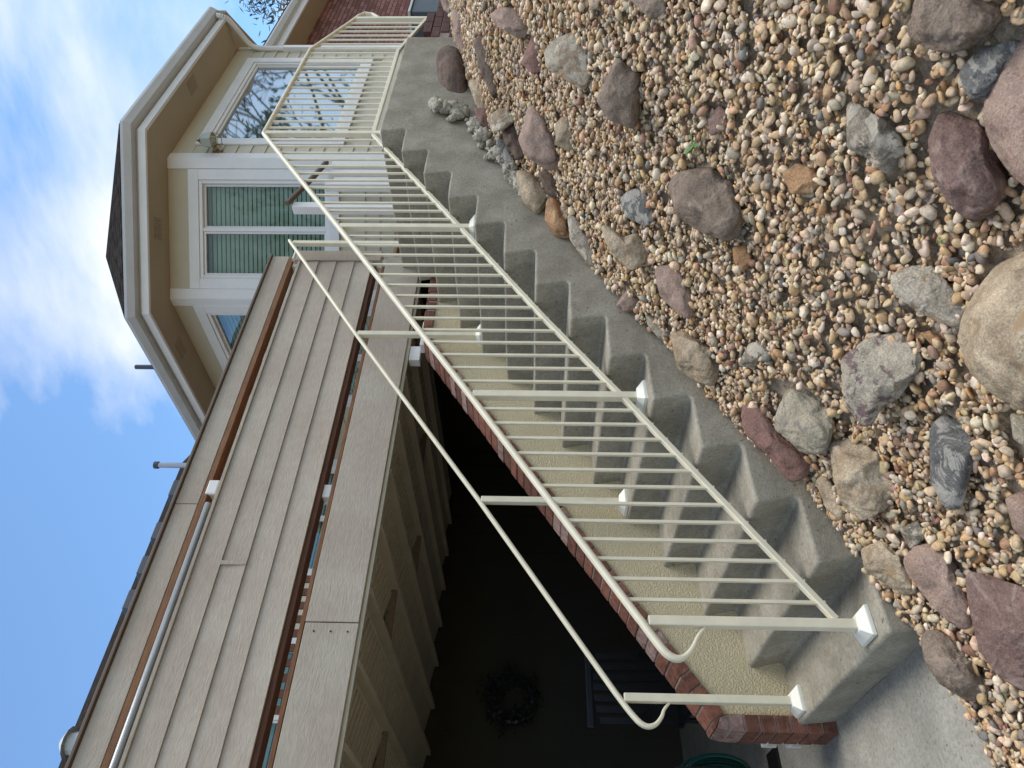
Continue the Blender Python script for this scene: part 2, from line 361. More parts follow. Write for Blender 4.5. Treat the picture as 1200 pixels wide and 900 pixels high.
def post(x, y, z0, z1, root): return MB().box(x-.019, x+.019, y-.019, y+.019, z0, z1).build('post', MT['rail'], root, bevel=.004)
def right_rail():
    root = thing('stair_railing', (.085, RY, RISE), 'cream metal railing with thin pickets up the open side of the concrete stairs', 'railing')
    posts = [(.085, RISE, .995), (1.200, 5*RISE, 1.725), (2.546, 10*RISE, 2.625), (3.660, 14*RISE, 3.370), (5.70, 2.395, 3.07)]
    tops = [(.085, 1.020), (1.197, 1.735), (2.54, 2.628), (3.660, 3.385)]
    for x, z0, z1 in posts:
        post(x, RY, z0, z1, root)
        if x < 5: base_cover(x, RY, z0+.001, root)
    prof = rounded(.042, .026, .45)
    scroll = smooth_path([(.085, RY, 1.020), (.012, RY, .975), (-.045, RY, .935), (-.058, RY, .888), (-.018, RY, .842), (.03, RY, .818), (.066, RY, .784)], 3)[::-1]
    rail = [(.10, RY, 1.031), (1.197, RY, 1.737), (2.54, RY, 2.628), (3.660, RY, 3.385), (5.05, RY, 3.345), (5.60, RY, 3.11), (5.76, RY, 3.05), (5.82, RY, 3.0), (5.80, RY, 2.93), (5.72, RY, 2.86)]
    ns = len(scroll); full = [tuple(p) for p in scroll]+rail
    sweep(full, prof, sc=[.42+.58*min(1, i/(ns*.7)) for i in range(ns)]+[1]*len(rail)).build('top_rail', MT['rail'], root, smooth=False, bevel=.0)
    bot = [(.105, RY, .290), (.443, RY, .512), (1.19, RY, .998), (1.721, RY, 1.360), (2.537, RY, 1.878), (3.645, RY, 2.592)]
    sweep(bot, rounded(.030, .026, .12, 1)).build('bottom_rail', MT['rail'], root)
    bot2 = [(3.675, RY, 2.590), (5.03, RY, 2.590), (5.69, RY, 2.42)]
    sweep(bot2, rounded(.030, .028, .12, 1)).build('bottom_rail', MT['rail'], root)
    fz = lambda path: (lambda x: float(np.interp(x, [p[0] for p in path], [p[2] for p in path])))
    ft, fb, fb2 = fz(rail[:6]), fz(bot), fz(bot2)
    xs = []
    for (a, b, k) in ((.085, 1.2, 12), (1.2, 2.546, 14), (2.546, 3.66, 12)): xs += [a+(b-a)*(i+1)/(k+1) for i in range(k)]
    xs2 = [3.66+(5.70-3.66)*(i+1)/23 for i in range(22)]
    h0 = ft(xs[0])-fb(xs[0])
    first = MB().box(xs[0]-.0065, xs[0]+.0065, RY-.0065, RY+.0065, fb(xs[0])-.0, fb(xs[0])+h0-.010).build('picket', MT['rail'], root)
    for x in xs[1:]:
        c = dup(first, (x-xs[0], 0, fb(x)-fb(xs[0])), root); c.scale.z = 1.0
        MBh = (ft(x)-fb(x)-.010)/(h0-.010); c.scale.z = 1; 
        # keep each picket between its two rails
        org_z = root.location.z; zb = fb(xs[0]) - org_z
        c.scale.z = MBh; c.location.z = fb(x)-org_z - zb*MBh
    for x in xs2:
        c = first.copy(); COL.objects.link(c); c.parent = root; s = (ft(x)-fb2(x)-.010)/(h0-.010); zb = fb(xs[0])-root.location.z
        c.scale.z = s; c.location = (x-xs[0], 0, fb2(x)-root.location.z-zb*s)
    wb = MB()
    for x in xs: wb.tube((x, RY-.008, fb(x)-.020), (x, RY-.008, fb(x)+.004), .006, n=6)
    wb.build('picket_bolts', MT['cover'], root)
    return root
right_rail()
def left_rail():
    root = thing('wall_side_handrail', (.08, LY, RISE), 'plain cream metal handrail on four posts beside the stucco wall', 'handrail')
    for x, z0, z1 in ((.080, RISE, .995), (1.146, 5*RISE, 1.72), (2.486, 10*RISE, 2.655), (3.630, 2.40, 3.40)):
        post(x, LY if x < 3 else 1.09, z0, z1, root)
        if x < 3: base_cover(x, LY, z0+.001, root)
    sc = smooth_path([(.085, LY, 1.020), (.012, LY, .968), (-.045, LY, .915), (-.042, LY, .862), (.0, LY, .825), (.03, LY, .815), (.062, LY, .784)], 3)[::-1]
    full = [tuple(p) for p in sc]+[(.10, LY, 1.031), (1.146, LY, 1.733), (2.486, LY, 2.668), (3.625, LY+.06, 3.420)]; ns = len(sc)
    sweep(full, rounded(.038, .024, .45), sc=[.45+.55*min(1, i/(ns*.7)) for i in range(ns)]+[1]*4).build('top_rail', MT['rail'], root)
left_rail()

# ------------------------------------------------------------------ stucco wall with brick coping
def stucco_wall():
    root = thing('stucco_wall', (.04, 1.08, 0), 'yellow beige stucco wall capped with red bricks climbing along the stairs', 'wall')
    y0, y1 = 1.082, 1.262
    s = .654; zl = lambda x: .577+s*(x-.137)      # underside of the coping
    xe, ze = 2.545, zl(2.545)
    MB().prism([(.045, -.01), (.045, zl(.045)), (xe, ze), (3.62, ze), (3.62, -.01)], 1, y0+.012, y1-.012).build('stucco_panel', MT['stucco'], root)
    L_ = math.hypot(1, s); ux, uz = 1/L_, s/L_; nx, nz = -uz, ux; th = .068
    # sloped coping, one brick at a time on a mortar bed
    tot = (xe-.045)*L_; nb = int(tot/.078); pitch = tot/nb
    X0, Z0 = .045, zl(.045)
    MB().prism([(X0+nx*.001, Z0+nz*.001), (X0+nx*(th-.006), Z0+nz*(th-.006)), (xe+nx*(th-.006)+.0, ze+nz*(th-.006)), (xe, ze+.001)], 1, y0+.005, y1-.005).build('mortar_bed', MT['mortar'], root)
    for i in range(nb):
        a = (i+.06)*pitch; b = (i+.94)*pitch; j = random.uniform(-.0025, .0025); t = th+random.uniform(-.003, .003)
        q = [(X0+ux*a, Z0+uz*a), (X0+ux*a+nx*t, Z0+uz*a+nz*t), (X0+ux*b+nx*t, Z0+uz*b+nz*t), (X0+ux*b, Z0+uz*b)]
        MB().prism(q, 1, y0+j-.004, y1+j).build('brick', MT['brick'] if random.random() < .8 else MT['brick_pale'], root, bevel=.004)
    # level run at the top
    n2 = 9
    MB().box(xe+.02, xe+n2*.095, y0+.005, y1-.005, ze+.001, ze+.060).build('mortar_bed', MT['mortar'], root)
    for i in range(n2):
        MB().box(xe+.01+i*.095, xe+.098+i*.095-.012, y0-.003, y1, ze+.003, ze+.072+random.uniform(-.002, .002)).build('brick', MT['brick'], root, bevel=.004)
    # upright soldier course at the wall's foot
    MB().box(-.030, .040, y0+.004, y1-.004, -.01, .505).build('mortar_bed', MT['mortar'], root)
    zz = np.linspace(.0, .500, 8)
    for a, b in zip(zz, zz[1:]):
        j = random.uniform(-.002, .003)
        MB().box(-.036+j, .041, y0-.004+j, y1+j, a+.004, b-.005).build('brick', MT['brick'] if random.random() < .6 else MT['brick_pale'], root, bevel=.004)
    # mitre bricks where the upright meets the slope
    MB().prism([(-.034, .505), (.041, .505), (.041, zl(.045)-.004), (.045+nx*th*.5, zl(.045)+nz*th*.5-.004), (-.02, .56)], 1, y0-.004, y1).build('brick', MT['brick_pale'], root, bevel=.004)
    MB().prism([(-.016, .564), (.030, .538+.0), (.043+nx*.004, zl(.045)+.004), (.043+nx*th, zl(.045)+nz*th)], 1, y0-.003, y1-.002).build('brick', MT['brick'], root, bevel=.003)
    for z in (.15, .27):
        MB().box(-.03, -.012, y1+.002, y1+.09, z, z+.02).box(-.03, -.012, y1+.07, y1+.09, z-.05, z-.0005).build('hook', MT['white'], root)
stucco_wall()

# ------------------------------------------------------------------ deck
DY = 1.20; XD0 = -3.0; XD1 = 3.60
def deck():
    root = thing('raised_deck', (0, DY, 0), 'raised deck with taupe lap siding parapet above a dark covered patio', 'deck')
    B = MT['board']
    def bd(name, x0, x1, z0, z1, y=DY, th=.022, m=B, bev=.003, lean=0):
        return MB().hexa([(x0, y-lean, z0), (x1, y-lean, z0), (x1, y+th, z0), (x0, y+th, z0)], [(x0, y, z1), (x1, y, z1), (x1, y+th, z1), (x0, y+th, z1)]).build(name, m, root, bevel=bev)
    xj = .50  # joint in the fascia
    bd('fascia_board', xj+.003, XD1, 2.350, 2.637); bd('fascia_board', XD0, xj-.003, 2.348, 2.635)
    for x in (xj-.05,):
        for z in (2.40, 2.49, 2.58): MB().tube((x, DY-.003, z), (x, DY+.002, z), .005, n=8).build('screw', MT['dark'], root)
    MB().box(XD0, XD1, DY+.0235, DY+.045, 2.328, 2.349).box(XD0, XD1, DY+.05, DY+.085, 2.340, 2.352).build('drip_edge', MT['joist'], root)
    bd('rail_trim', XD0, XD1-.1, 2.640, 2.664, y=DY+.004, th=.04, m=MT['cedar'])
    bd('cedar_rail', XD0, XD1-.07, 2.715, 2.748, y=DY+.006, th=.085, m=MT['cedar_dark'])
    # lap siding, four courses, with staggered joints
    cz = [2.745, 2.893, 3.041, 3.188, 3.325]; js = [[.9, ], [.72], [], [-.8]]
    joints = [[-.9], [], [.78], []]
    for i in range(4):
        xs = [XD0]+[j for j in (([], [], [.83], [-.5])[i])]+[3.528]
        for a, b in zip(xs, xs[1:]):
            MB().hexa([(a+.002, DY-.012, cz[i]), (b-.002, DY-.012, cz[i]), (b-.002, DY+.004, cz[i]), (a+.002, DY+.004, cz[i])],
                      [(a+.002, DY+.000, cz[i+1]+.014), (b-.002, DY+.000, cz[i+1]+.014), (b-.002, DY+.010, cz[i+1]+.014), (a+.002, DY+.010, cz[i+1]+.014)]).build('siding_board', B, root, bevel=.0015)
            if b < 3: MB().box(b-.012, b+.012, DY-.0155, DY-.0005, cz[i]+.001, cz[i+1]-.002).build('joint_cover', B, root)
    MB().box(XD0, 3.54, DY+.012, DY+.022, 2.75, 3.325).build('sheathing', B, root)
    bd('siding_trim', XD0, 3.57, 3.337, 3.358, y=DY-.014, th=.06)
    bd('corner_board', 3.532, 3.655, 2.68, 3.392, y=DY-.020, th=.10)
    MB().box(3.545, 3.665, DY-.024, DY+.09, 3.394, 3.412).build('corner_cap', MT['rail'], root, bevel=.003)
    MB().box(3.50, 3.60, DY+.025, DY+.115, 2.36, 3.50).build('deck_post', MT['white'], root, bevel=.004)
    for x in (1.34, -.9, -2.9):
        MB().box(x-.045, x+.045, DY+.024, DY+.115, 2.36, 3.50).build('deck_post', MT['white'], root, bevel=.004)
        MB().box(x-.052, x+.050, DY-.004, DY+.023, 3.362, 3.43).build('post_bracket', MT['white'], root, bevel=.008)
    bd('cedar_rail', XD0, XD1-.02, 3.412, 3.448, y=DY+.002, th=.085, m=MT['cedar'])
    bd('top_board', 1.22, XD1+.0, 3.450, 3.588); bd('top_board', XD0, 1.216, 3.450, 3.588)
    MB().box(XD0, XD1+.015, DY-.020, DY+.12, 3.590, 3.606).build('cap_rail', MT['capmetal'], root, bevel=.002)
    MB().box(3.56, 3.602, DY+.03, DY+.06, 3.362, 3.41).build('post_bracket', MT['white'], root, bevel=.01)
    # floor boards
    y = DY+.05
    while y < 4.62:
        MB().box(XD0, 4.30, y, y+.137, 2.585, 2.610).build('floor_board', MT['deckfloor'], root); y += .142
    MB().box(3.62, 4.30, .99+.33, 1.40, 2.42, 2.58).build('rim_joist', B, root)
    # under-deck: troughs running back to the house, a corrugated pan between each pair of joists
    x = -2.92; i = 0
    while x < 3.55:
        MB().box(x-.018, x+.018, DY+.09, 4.70, 2.330, 2.470).build('joist', MT['joist'], root)
        MB().hexa([(x+.020, DY+.09, 2.465), (x+.40, DY+.09, 2.385), (x+.40, 4.70, 2.365), (x+.020, 4.70, 2.445)], [(x+.020, DY+.09, 2.470), (x+.40, DY+.09, 2.390), (x+.40, 4.70, 2.370), (x+.020, 4.70, 2.450)]).build('ceiling_pan', MT['joist'], root)
        m = MB(); yy = DY+.12
        while yy < 4.3:
            m.hexa([(x+.03, yy, 2.448), (x+.36, yy, 2.378), (x+.36, yy+.03, 2.378), (x+.03, yy+.03, 2.448)], [(x+.03, yy, 2.464), (x+.36, yy+.006, 2.392), (x+.36, yy+.024, 2.392), (x+.03, yy+.03, 2.464)]); yy += .085
        m.build('pan_ribs', MT['joist'], root)
        if i % 2: MB().box(x+.022, x+.385, DY+.9+.35*(i % 3), DY+.93+.35*(i % 3), 2.345, 2.395).build('blocking', MT['joistwood'], root)
        x += .405; i += 1
    # steel pipe laid in the slot under the top board
    p = MB().tube((1.22, DY-.002, 3.386), (XD0, DY-.002, 3.386), .019, n=14).build('steel_pipe', MT['steel'], smooth=True)
    tag(p, 'long shiny galvanised pipe lying in the slot under the deck top board', 'pipe')
    # slatted cedar bench seen through the lower slot
    b = thing('slatted_screen', (1.1, 3.0, 2.61), 'reddish cedar slatted screen standing on the deck, seen through the lower slot', 'screen')
    for k in range(10):
        xx = .55+k*.115; MB().box(xx, xx+.06, 3.0, 3.02, 2.75, 3.55).build('slat', MT['cedar_dark'], b)
    MB().box(.5, 1.72, 3.021, 3.06, 2.611, 2.75).box(.5, 1.72, 3.021, 3.06, 3.40, 3.46).build('frame', MT['cedar_dark'], b)
    return root
deck()

# ------------------------------------------------------------------ house
ZS = 5.154
WL = [(-4, 4.70), (4.37, 4.70), (4.37, 2.36), (5.365, 1.366), (7.97, 1.366), (9.03, 2.42), (14.5, 2.42)]
def house():
    H = thing('house', (4.37, 4.5, 0), 'cream sided house with octagonal bay, white trimmed windows and grey gutters', 'house')
    P, Wt = MT['plank'], MT['white']
    def frame(a, b):
        a, b = Vector(a), Vector(b); d = (b-a).normalized(); n = Vector((d.y, -d.x)); return a, d, n, (b-a).length
    def hb(fr, s0, s1, w0, w1, z0, z1, w0t=None, w1t=None, m=None):
        a, d, n, _ = fr; m = m or MB(); w0t = w0 if w0t is None else w0t; w1t = w1 if w1t is None else w1t
        q = lambda s, w, z: (a.x+d.x*s+n.x*w, a.y+d.y*s+n.y*w, z)
        return m.hexa([q(s0, w0, z0), q(s1, w0, z0), q(s1, w1, z0), q(s0, w1, z0)], [q(s0, w0t, z1), q(s1, w0t, z1), q(s1, w1t, z1), q(s0, w1t, z1)])
    def facet(i, openings, s_in=(0, 0), z0=2.30, z1=4.938, exposure=.1505, board=True):
        fr = frame(WL[i], WL[i+1]); Ln = fr[3]; a, b = s_in[0], Ln-s_in[1]
        # sheathing with real openings
        xs = sorted(set([a, b]+[v for o in openings for v in o[:2]])); m = MB()
        for u, v in zip(xs, xs[1:]):
            op = [o for o in openings if o[0] <= u+1e-6 and o[1] >= v-1e-6]
            if op: hb(fr, u, v, -.12, -.002, z0, op[0][2], m=m); hb(fr, u, v, -.12, -.002, op[0][3], ZS, m=m)
            else: hb(fr, u, v, -.12, -.002, z0, ZS, m=m)
        m.build('wall', P, H)
        hb(fr, a+.001, b-.001, 0, .012, z1+.002, ZS-.001).build('frieze_board', P, H)
        k = 0; z = z1
        while z-exposure > z0-.1 and board:
            lo = z-exposure; segs = [(a, b)]
            for o in openings:
                if o[2]-.11 < z-.02 and o[3]+.10 > lo+.02:
                    segs = [s for t in segs for s in ((t[0], min(t[1], o[0]-.11)), (max(t[0], o[1]+.11), t[1])) if s[1]-s[0] > .03]
            for (u, v) in segs: hb(fr, u, v, 0, .020, lo, z+.012, 0, .007).build('siding_plank', P, H)
            z -= exposure; k += 1
        return fr
    def window(fr, s0, s1, z0, z1, panes=1, blind=True, casing=.105, door=False):
        cs = MB()
        hb(fr, s0-casing, s1+casing, .0, .034, z1, z1+casing, m=cs); hb(fr, s0-casing, s1+casing, .0, .034, z0-casing, z0, m=cs)
        hb(fr, s0-casing, s0, .0, .033, z0+.0005, z1-.0005, m=cs); hb(fr, s1, s1+casing, .0, .033, z0+.0005, z1-.0005, m=cs)
        w = cs.build('window', Wt, H, bevel=.003)
        f = MB(); e = .035
        hb(fr, s0+.001, s1-.001, -.07, .020, z0+.001, z0+e, m=f); hb(fr, s0+.001, s1-.001, -.07, .020, z1-e, z1-.001, m=f)
        hb(fr, s0+.001, s0+e, -.07, .019, z0+e+.001, z1-e-.001, m=f); hb(fr, s1-e, s1-.001, -.07, .019, z0+e+.001, z1-e-.001, m=f)
        if panes == 2:
            c = (s0+s1)/2; hb(fr, c-.018, c+.018, -.06, .012, z0+e+.001, z1-e-.001, m=f)
        f.build('frame', Wt, w, bevel=.003)
        cuts = [s0+e, s1-e] if panes == 1 else [s0+e, (s0+s1)/2-.018, (s0+s1)/2+.018, s1-e]
        for u, v in zip(cuts[::2], cuts[1::2]):
            fi = MB(); g = .022; wv = -.022 if u == cuts[0] else -.04
            hb(fr, u+.001, v-.001, wv-.02, wv+.02, z0+e+.001, z0+e+g, m=fi); hb(fr, u+.001, v-.001, wv-.02, wv+.02, z1-e-g, z1-e-.001, m=fi)
            hb(fr, u+.001, u+g, wv-.02, wv+.019, z0+e+g, z1-e-g, m=fi); hb(fr, v-g, v-.001, wv-.02, wv+.019, z0+e+g, z1-e-g, m=fi)
            fi.build('sash', Wt, w, bevel=.002)
            hb(fr, u+g, v-g, wv-.003, wv+.001, z0+e+g, z1-e-g).build('pane', MT['glass'], w)
        if blind:
            bl = MB(); z = z1-.06
            while z > z0+.05:
                hb(fr, s0+.03, s1-.03, -.139, -.136, z, z+.030, -.125, -.122, m=bl); z -= .047
            o = bl.build('blind', MT['blind'], w)
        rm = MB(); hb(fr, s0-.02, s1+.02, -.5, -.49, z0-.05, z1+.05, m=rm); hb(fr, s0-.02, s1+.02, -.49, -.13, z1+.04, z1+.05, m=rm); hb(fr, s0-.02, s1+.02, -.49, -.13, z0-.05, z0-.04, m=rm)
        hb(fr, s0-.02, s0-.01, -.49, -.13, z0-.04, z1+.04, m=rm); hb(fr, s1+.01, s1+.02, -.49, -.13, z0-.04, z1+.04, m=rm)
        rm.build('dark_backing', MT['dark'], w)  # near-black backing box stands in for the shade of the unlit interior
        return w
    # facets: left (1), centre (2), right (3), receding (4), main wall (0), brick wing (5)
    l2 = math.hypot(.995, .994)
    op2 = [(.205, 1.200, 3.50, 4.835)]; fr2 = facet(2, op2); o = window(fr2, *op2[0], panes=2); tag(o, 'sliding window on the angled middle face of the bay')
    op3 = [(.36, 2.17, 3.50, 4.845)]; fr3 = facet(3, op3); o = window(fr3, *op3[0], panes=1); tag(o, 'wide picture window above the landing railing')
    op1 = [(.75, 2.16, 2.62, 4.84)]; fr1 = facet(1, op1); o = window(fr1, *op1[0], panes=2); tag(o, 'tall sliding glass door behind the deck parapet')
    facet(4, [], board=False); 
    op0 = [(4.3, 5.7, 3.3, 4.6), (6.5, 7.9, 2.63, 4.75)]; fr0 = facet(0, op0, z0=2.50)
    for q in op0: window(fr0, *q, panes=2)
    # white corner boards
    for (i, a0, a1) in ((1, 1.99, 2.139), ):
        hb(fr1, 2.26, 2.36, .0, .026, 2.3, ZS-.002).build('corner_board', Wt, H, bevel=.003)
    hb(fr2, -.012, .10, .0, .026, 2.3, ZS-.002).build('corner_board', Wt, H, bevel=.003)
    hb(fr2, l2-.095, l2+.010, .0, .026, 2.3, ZS-.002).build('corner_board', Wt, H, bevel=.003)
    hb(fr3, -.010, .085, .0, .026, 2.3, ZS-.002).build('corner_board', Wt, H, bevel=.003)
    # foundation below the siding
    m = MB()
    for i in (1, 2, 3, 4): hb(frame(WL[i], WL[i+1]), 0, math.dist(WL[i], WL[i+1]), -.14, -.01, -.1, 2.298, m=m)
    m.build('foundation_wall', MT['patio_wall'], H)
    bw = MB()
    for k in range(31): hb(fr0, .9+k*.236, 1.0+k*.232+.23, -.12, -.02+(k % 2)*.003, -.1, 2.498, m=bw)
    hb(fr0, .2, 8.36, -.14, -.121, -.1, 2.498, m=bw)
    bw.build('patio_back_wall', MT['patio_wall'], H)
    MB().box(-3.34, -3.22, 1.30, 4.8, -.1, 2.58).build('light_blocking_wall', MT['patio_wall'], H)  # added wall out of view, keeps daylight out of the open patio side
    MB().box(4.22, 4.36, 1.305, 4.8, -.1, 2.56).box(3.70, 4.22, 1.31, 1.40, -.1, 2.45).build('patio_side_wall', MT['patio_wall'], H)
    # brick wing
    fr5 = frame(WL[5], WL[6]); hb(fr5, 0, fr5[3], -.2, 0, 0, ZS).build('brick_wall', MT['brickwall'], H)
    # eaves
    E1 = WL[:5]; E1 = E1[:4]+[(7.88, 1.366)]
    lo = [(0, .42), ]
    eave(E1, [(-.10, ZS), (-.10, ZS+.012), (.395, ZS+.012), (.395, ZS)]).build('soffit', MT['soffit'], H)
    eave(E1, [(.396, ZS-.004), (.396, ZS+.07), (.430, ZS+.07), (.430, ZS-.004)]).build('fascia_trim', Wt, H, bevel=.003)
    eave(E1, [(.38, ZS+.071), (.38, ZS+.16), (.412, ZS+.16), (.412, ZS+.071)]).build('fascia_board', MT['alu'], H)
    gut = [(.414, ZS+.095), (.414, ZS+.176), (.424, ZS+.176), (.428, ZS+.105), (.478, ZS+.105), (.500, ZS+.125), (.522, ZS+.160), (.524, ZS+.178), (.537, ZS+.178), (.535, ZS+.152), (.515, ZS+.120), (.500, ZS+.095)]
    eave(E1, gut).build('gutter', MT['alu'], H)
    g2 = [(8.93, 2.42), (14.5, 2.42)]
    eave(g2, [(-.10, ZS), (-.10, ZS+.012), (.395, ZS+.012), (.395, ZS)]).build('soffit', MT['soffit'], H)
    eave(g2, [(.396, ZS-.004), (.396, ZS+.12), (.430, ZS+.12), (.430, ZS-.004)]).build('fascia_trim', Wt, H, bevel=.003)
    eave(g2, gut).build('gutter', MT['alu'], H)
    # end return of the bay eave
    a = (7.885, .875); b = (9.1, 2.09)
    d = .7071
    MB().hexa([(a[0], a[1], ZS-.002), (b[0], b[1], ZS-.002), (b[0]-.02, b[1]+.02, ZS-.002), (a[0]-.02, a[1]+.02, ZS-.002)], [(a[0], a[1], ZS+.17), (b[0], b[1], ZS+.17), (b[0]-.02, b[1]+.02, ZS+.17), (a[0]-.02, a[1]+.02, ZS+.17)]).build('return_fascia', MT['soffit'], H)
    MB().prism([(7.881, .90), (7.881, 1.47), (8.9, 2.46), (9.06, 2.08)], 2, ZS+.001, ZS+.014).build('soffit', MT['soffit'], H)
    # soffit vents
    for (x, y, ax) in ((225, 100, 0), (185, 268, 45), (212, 408, 90)):
        c = onZ(ZS, x, y); v = MB()
        for k in range(9):
            t = -.10+k*.025; r = math.radians(-ax); 
            q = lambda u, w: (c[0]+u*math.cos(r)-w*math.sin(r), c[1]+u*math.sin(r)+w*math.cos(r))
            pts = [q(t, -.07), q(t+.014, -.07), q(t+.014, .07), q(t, .07)]
            v.prism(pts, 2, ZS-.008, ZS-.001)
        v.build('soffit_vent', MT['soffit'], H)
    # downspout on the right end of the bay wall
    dp = smooth_path([(7.80, .90, ZS+.09), (7.80, .915, ZS+.0), (7.84, 1.0, ZS-.05), (7.875, 1.25, ZS-.16), (7.88, 1.325, ZS-.24), (7.88, 1.325, ZS-.6)], 2)
    m = MB()
    for p, q in zip(dp, dp[1:]): m.tube(p, q, .034, n=8)
    m.box(7.850, 7.912, 1.295, 1.362, 2.55, ZS-.59)
    m.build('downspout', Wt, H, smooth=False)
    hb(fr3, 2.535, 2.60, 0, .024, 2.3, ZS-.002).build('corner_board', P, H)
    # roofs
    apex = (6.6, 3.6, 7.28); ez = ZS+.172; off = [tuple(v) for v in offset_path(E1, .50)]
    m = MB(); e = [(x, y, ez) for x, y in off]
    m.add([e[2], e[3], apex], [(0, 1, 2)]); m.add([e[3], e[4], (8.3, 3.6, 7.28), apex], [(0, 1, 2, 3)])
    m.add([e[4], (9.5, 2.49, ez), (8.3, 3.6, 7.28)], [(0, 1, 2)])
    m.add([e[1], e[2], apex, (6.6, 6.2, 7.28)], [(0, 1, 2, 3)])
    r2 = (off[0][1]); m.add([e[0], e[1], (6.1, 7.8, 7.62), (-4, 7.8, 7.62)], [(0, 1, 2, 3)])
    m.add([(8.5, 1.90, ez), (14.5, 1.90, ez), (14.5, 6, 7.7), (8.5, 6, 7.7)], [(0, 1, 2, 3)])
    rf = m.build('roof', MT['shingle'], H)
    sm = rf.modifiers.new('thick', 'SOLIDIFY'); sm.thickness = .03; sm.offset = -1
    rz = lambda y: ez+(y-off[0][1])*(7.62-ez)/(7.8-off[0][1])
    for (x, y) in ((186, 578), (178, 628), (158, 668), (146, 708)):
        c = onY(4.55, x, y); z = rz(4.55)
        MB().hexa([(c[0]-.11, 4.42, z-.06), (c[0]+.11, 4.42, z-.06), (c[0]+.11, 4.70, z+.03), (c[0]-.11, 4.70, z+.03)], [(c[0]-.10, 4.42, z+.05), (c[0]+.10, 4.42, z+.05), (c[0]+.10, 4.70, z+.13), (c[0]-.10, 4.70, z+.13)]).build('roof_vent', MT['utility'], rf, bevel=.006)
    c = onY(4.5, 86, 868); z = rz(4.5); MB().tube((c[0], 4.6, z-.1), (c[0], 4.6, z+.16), .10, n=12).tube((c[0], 4.6, z+.15), (c[0], 4.6, z+.23), .15, .05, n=14).build('turbine_vent', MT['alu'], rf)
    t = onY(5.6, 183, 545); MB().tube((t[0], 5.6, t[2]-.5), (t[0], 5.6, t[2]-.03), .038, n=12).build('vent_pipe', MT['steel'], rf, smooth=False)
    MB().tube((t[0], 5.6, t[2]-.035), (t[0], 5.6, t[2]+.02), .052, n=12).build('vent_cap', MT['utility'], rf)
    t = onY(5.3, 159, 430); MB().tube((t[0], 5.3, t[2]-.5), (t[0], 5.3, t[2]), .035, n=12).build('vent_pipe', MT['utility'], rf)
    return H
house()

# lantern on the wall beside the picture window
def lantern():
    x, z = 5.51, 4.70; y = 1.366
    r = thing('wall_lantern', (x, y, z), 'milky hexagonal lantern on brass bracket beside the picture window', 'lamp')
    MB().tube((x, y-.03, z-.02), (x, y-.001, z-.02), .055, n=14).build('backplate', MT['brass'], r)
    MB().tube((x, y-.03, z-.02), (x, y-.10, z-.01), .014, n=8).tube((x, y-.10, z-.01), (x, y-.12, z+.08), .012, n=8).build('arm', MT['brass'], r)
    yc = y-.13
    MB().tube((x, yc, z+.10), (x, yc, z+.125), .055, .03, n=6).tube((x, yc, z+.125), (x, yc, z+.16), .022, .005, n=8).build('roof_cap', MT['brass'], r)
    MB().tube((x, yc, z-.01), (x, yc, z+.10), .088, .062, n=6).build('shade', MT['frost'], r)
    m = MB()
    for k in range(6):
        a, b = math.radians(60*k), math.radians(60*k+60)
        p = lambda t, q, h: (x+q*math.cos(t), yc+q*math.sin(t), h)
        m.tube(p(a, .078, z-.012), p(b, .078, z-.012), .004, n=5).tube(p(a, .06, z-.075), p(b, .06, z-.075), .004, n=5).tube(p(a, .078, z-.012), p(a, .06, z-.075), .004, n=5)
    m.build('cage', MT['brass'], r)
lantern()

# low gate beside the deck opening: white posts and a worn brown handrail
def gate():
    r = thing('deck_gate', (4.34, 1.2, 2.49), 'short deck gate with white posts and worn brown top rail at the landing', 'gate')
    for x in (4.30, 4.66, 4.83, 4.99):
        MB().box(x-.04, x+.04, 1.17, 1.25, 2.49, 3.36 if x > 4.4 else 3.58).build('post', MT['white'], r, bevel=.004)
    sweep([(4.28, 1.15, 3.62), (4.72, 1.15, 3.47), (4.97, 1.15, 3.40)], rounded(.045, .04, .3)).build('top_rail', MT['capmetal'], r)
    MB().box(4.71, 4.78, 1.19, 1.215, 2.49, 3.3).build('panel', MT['white'], r)
    MB().box(4.60, 4.72, 1.150, 1.168, 2.60, 2.64).box(4.66, 4.70, 1.150, 1.168, 2.641, 2.69).build('latch', MT['brass'], r)
gate()
tag(MB().box(2.62, 2.74, 1.13, 1.19, 2.150, 2.165).box(2.50, 2.74, 1.115, 1.20, 2.166, 2.235).box(2.46, 2.60, 1.23, 1.30, 2.245, 2.325).build('pvc_bracket', MT['white'], bevel=.004), 'small white PVC bracket at the beam end under the deck fascia', 'bracket')  # white PVC bracket at the beam end, built from plain boxes

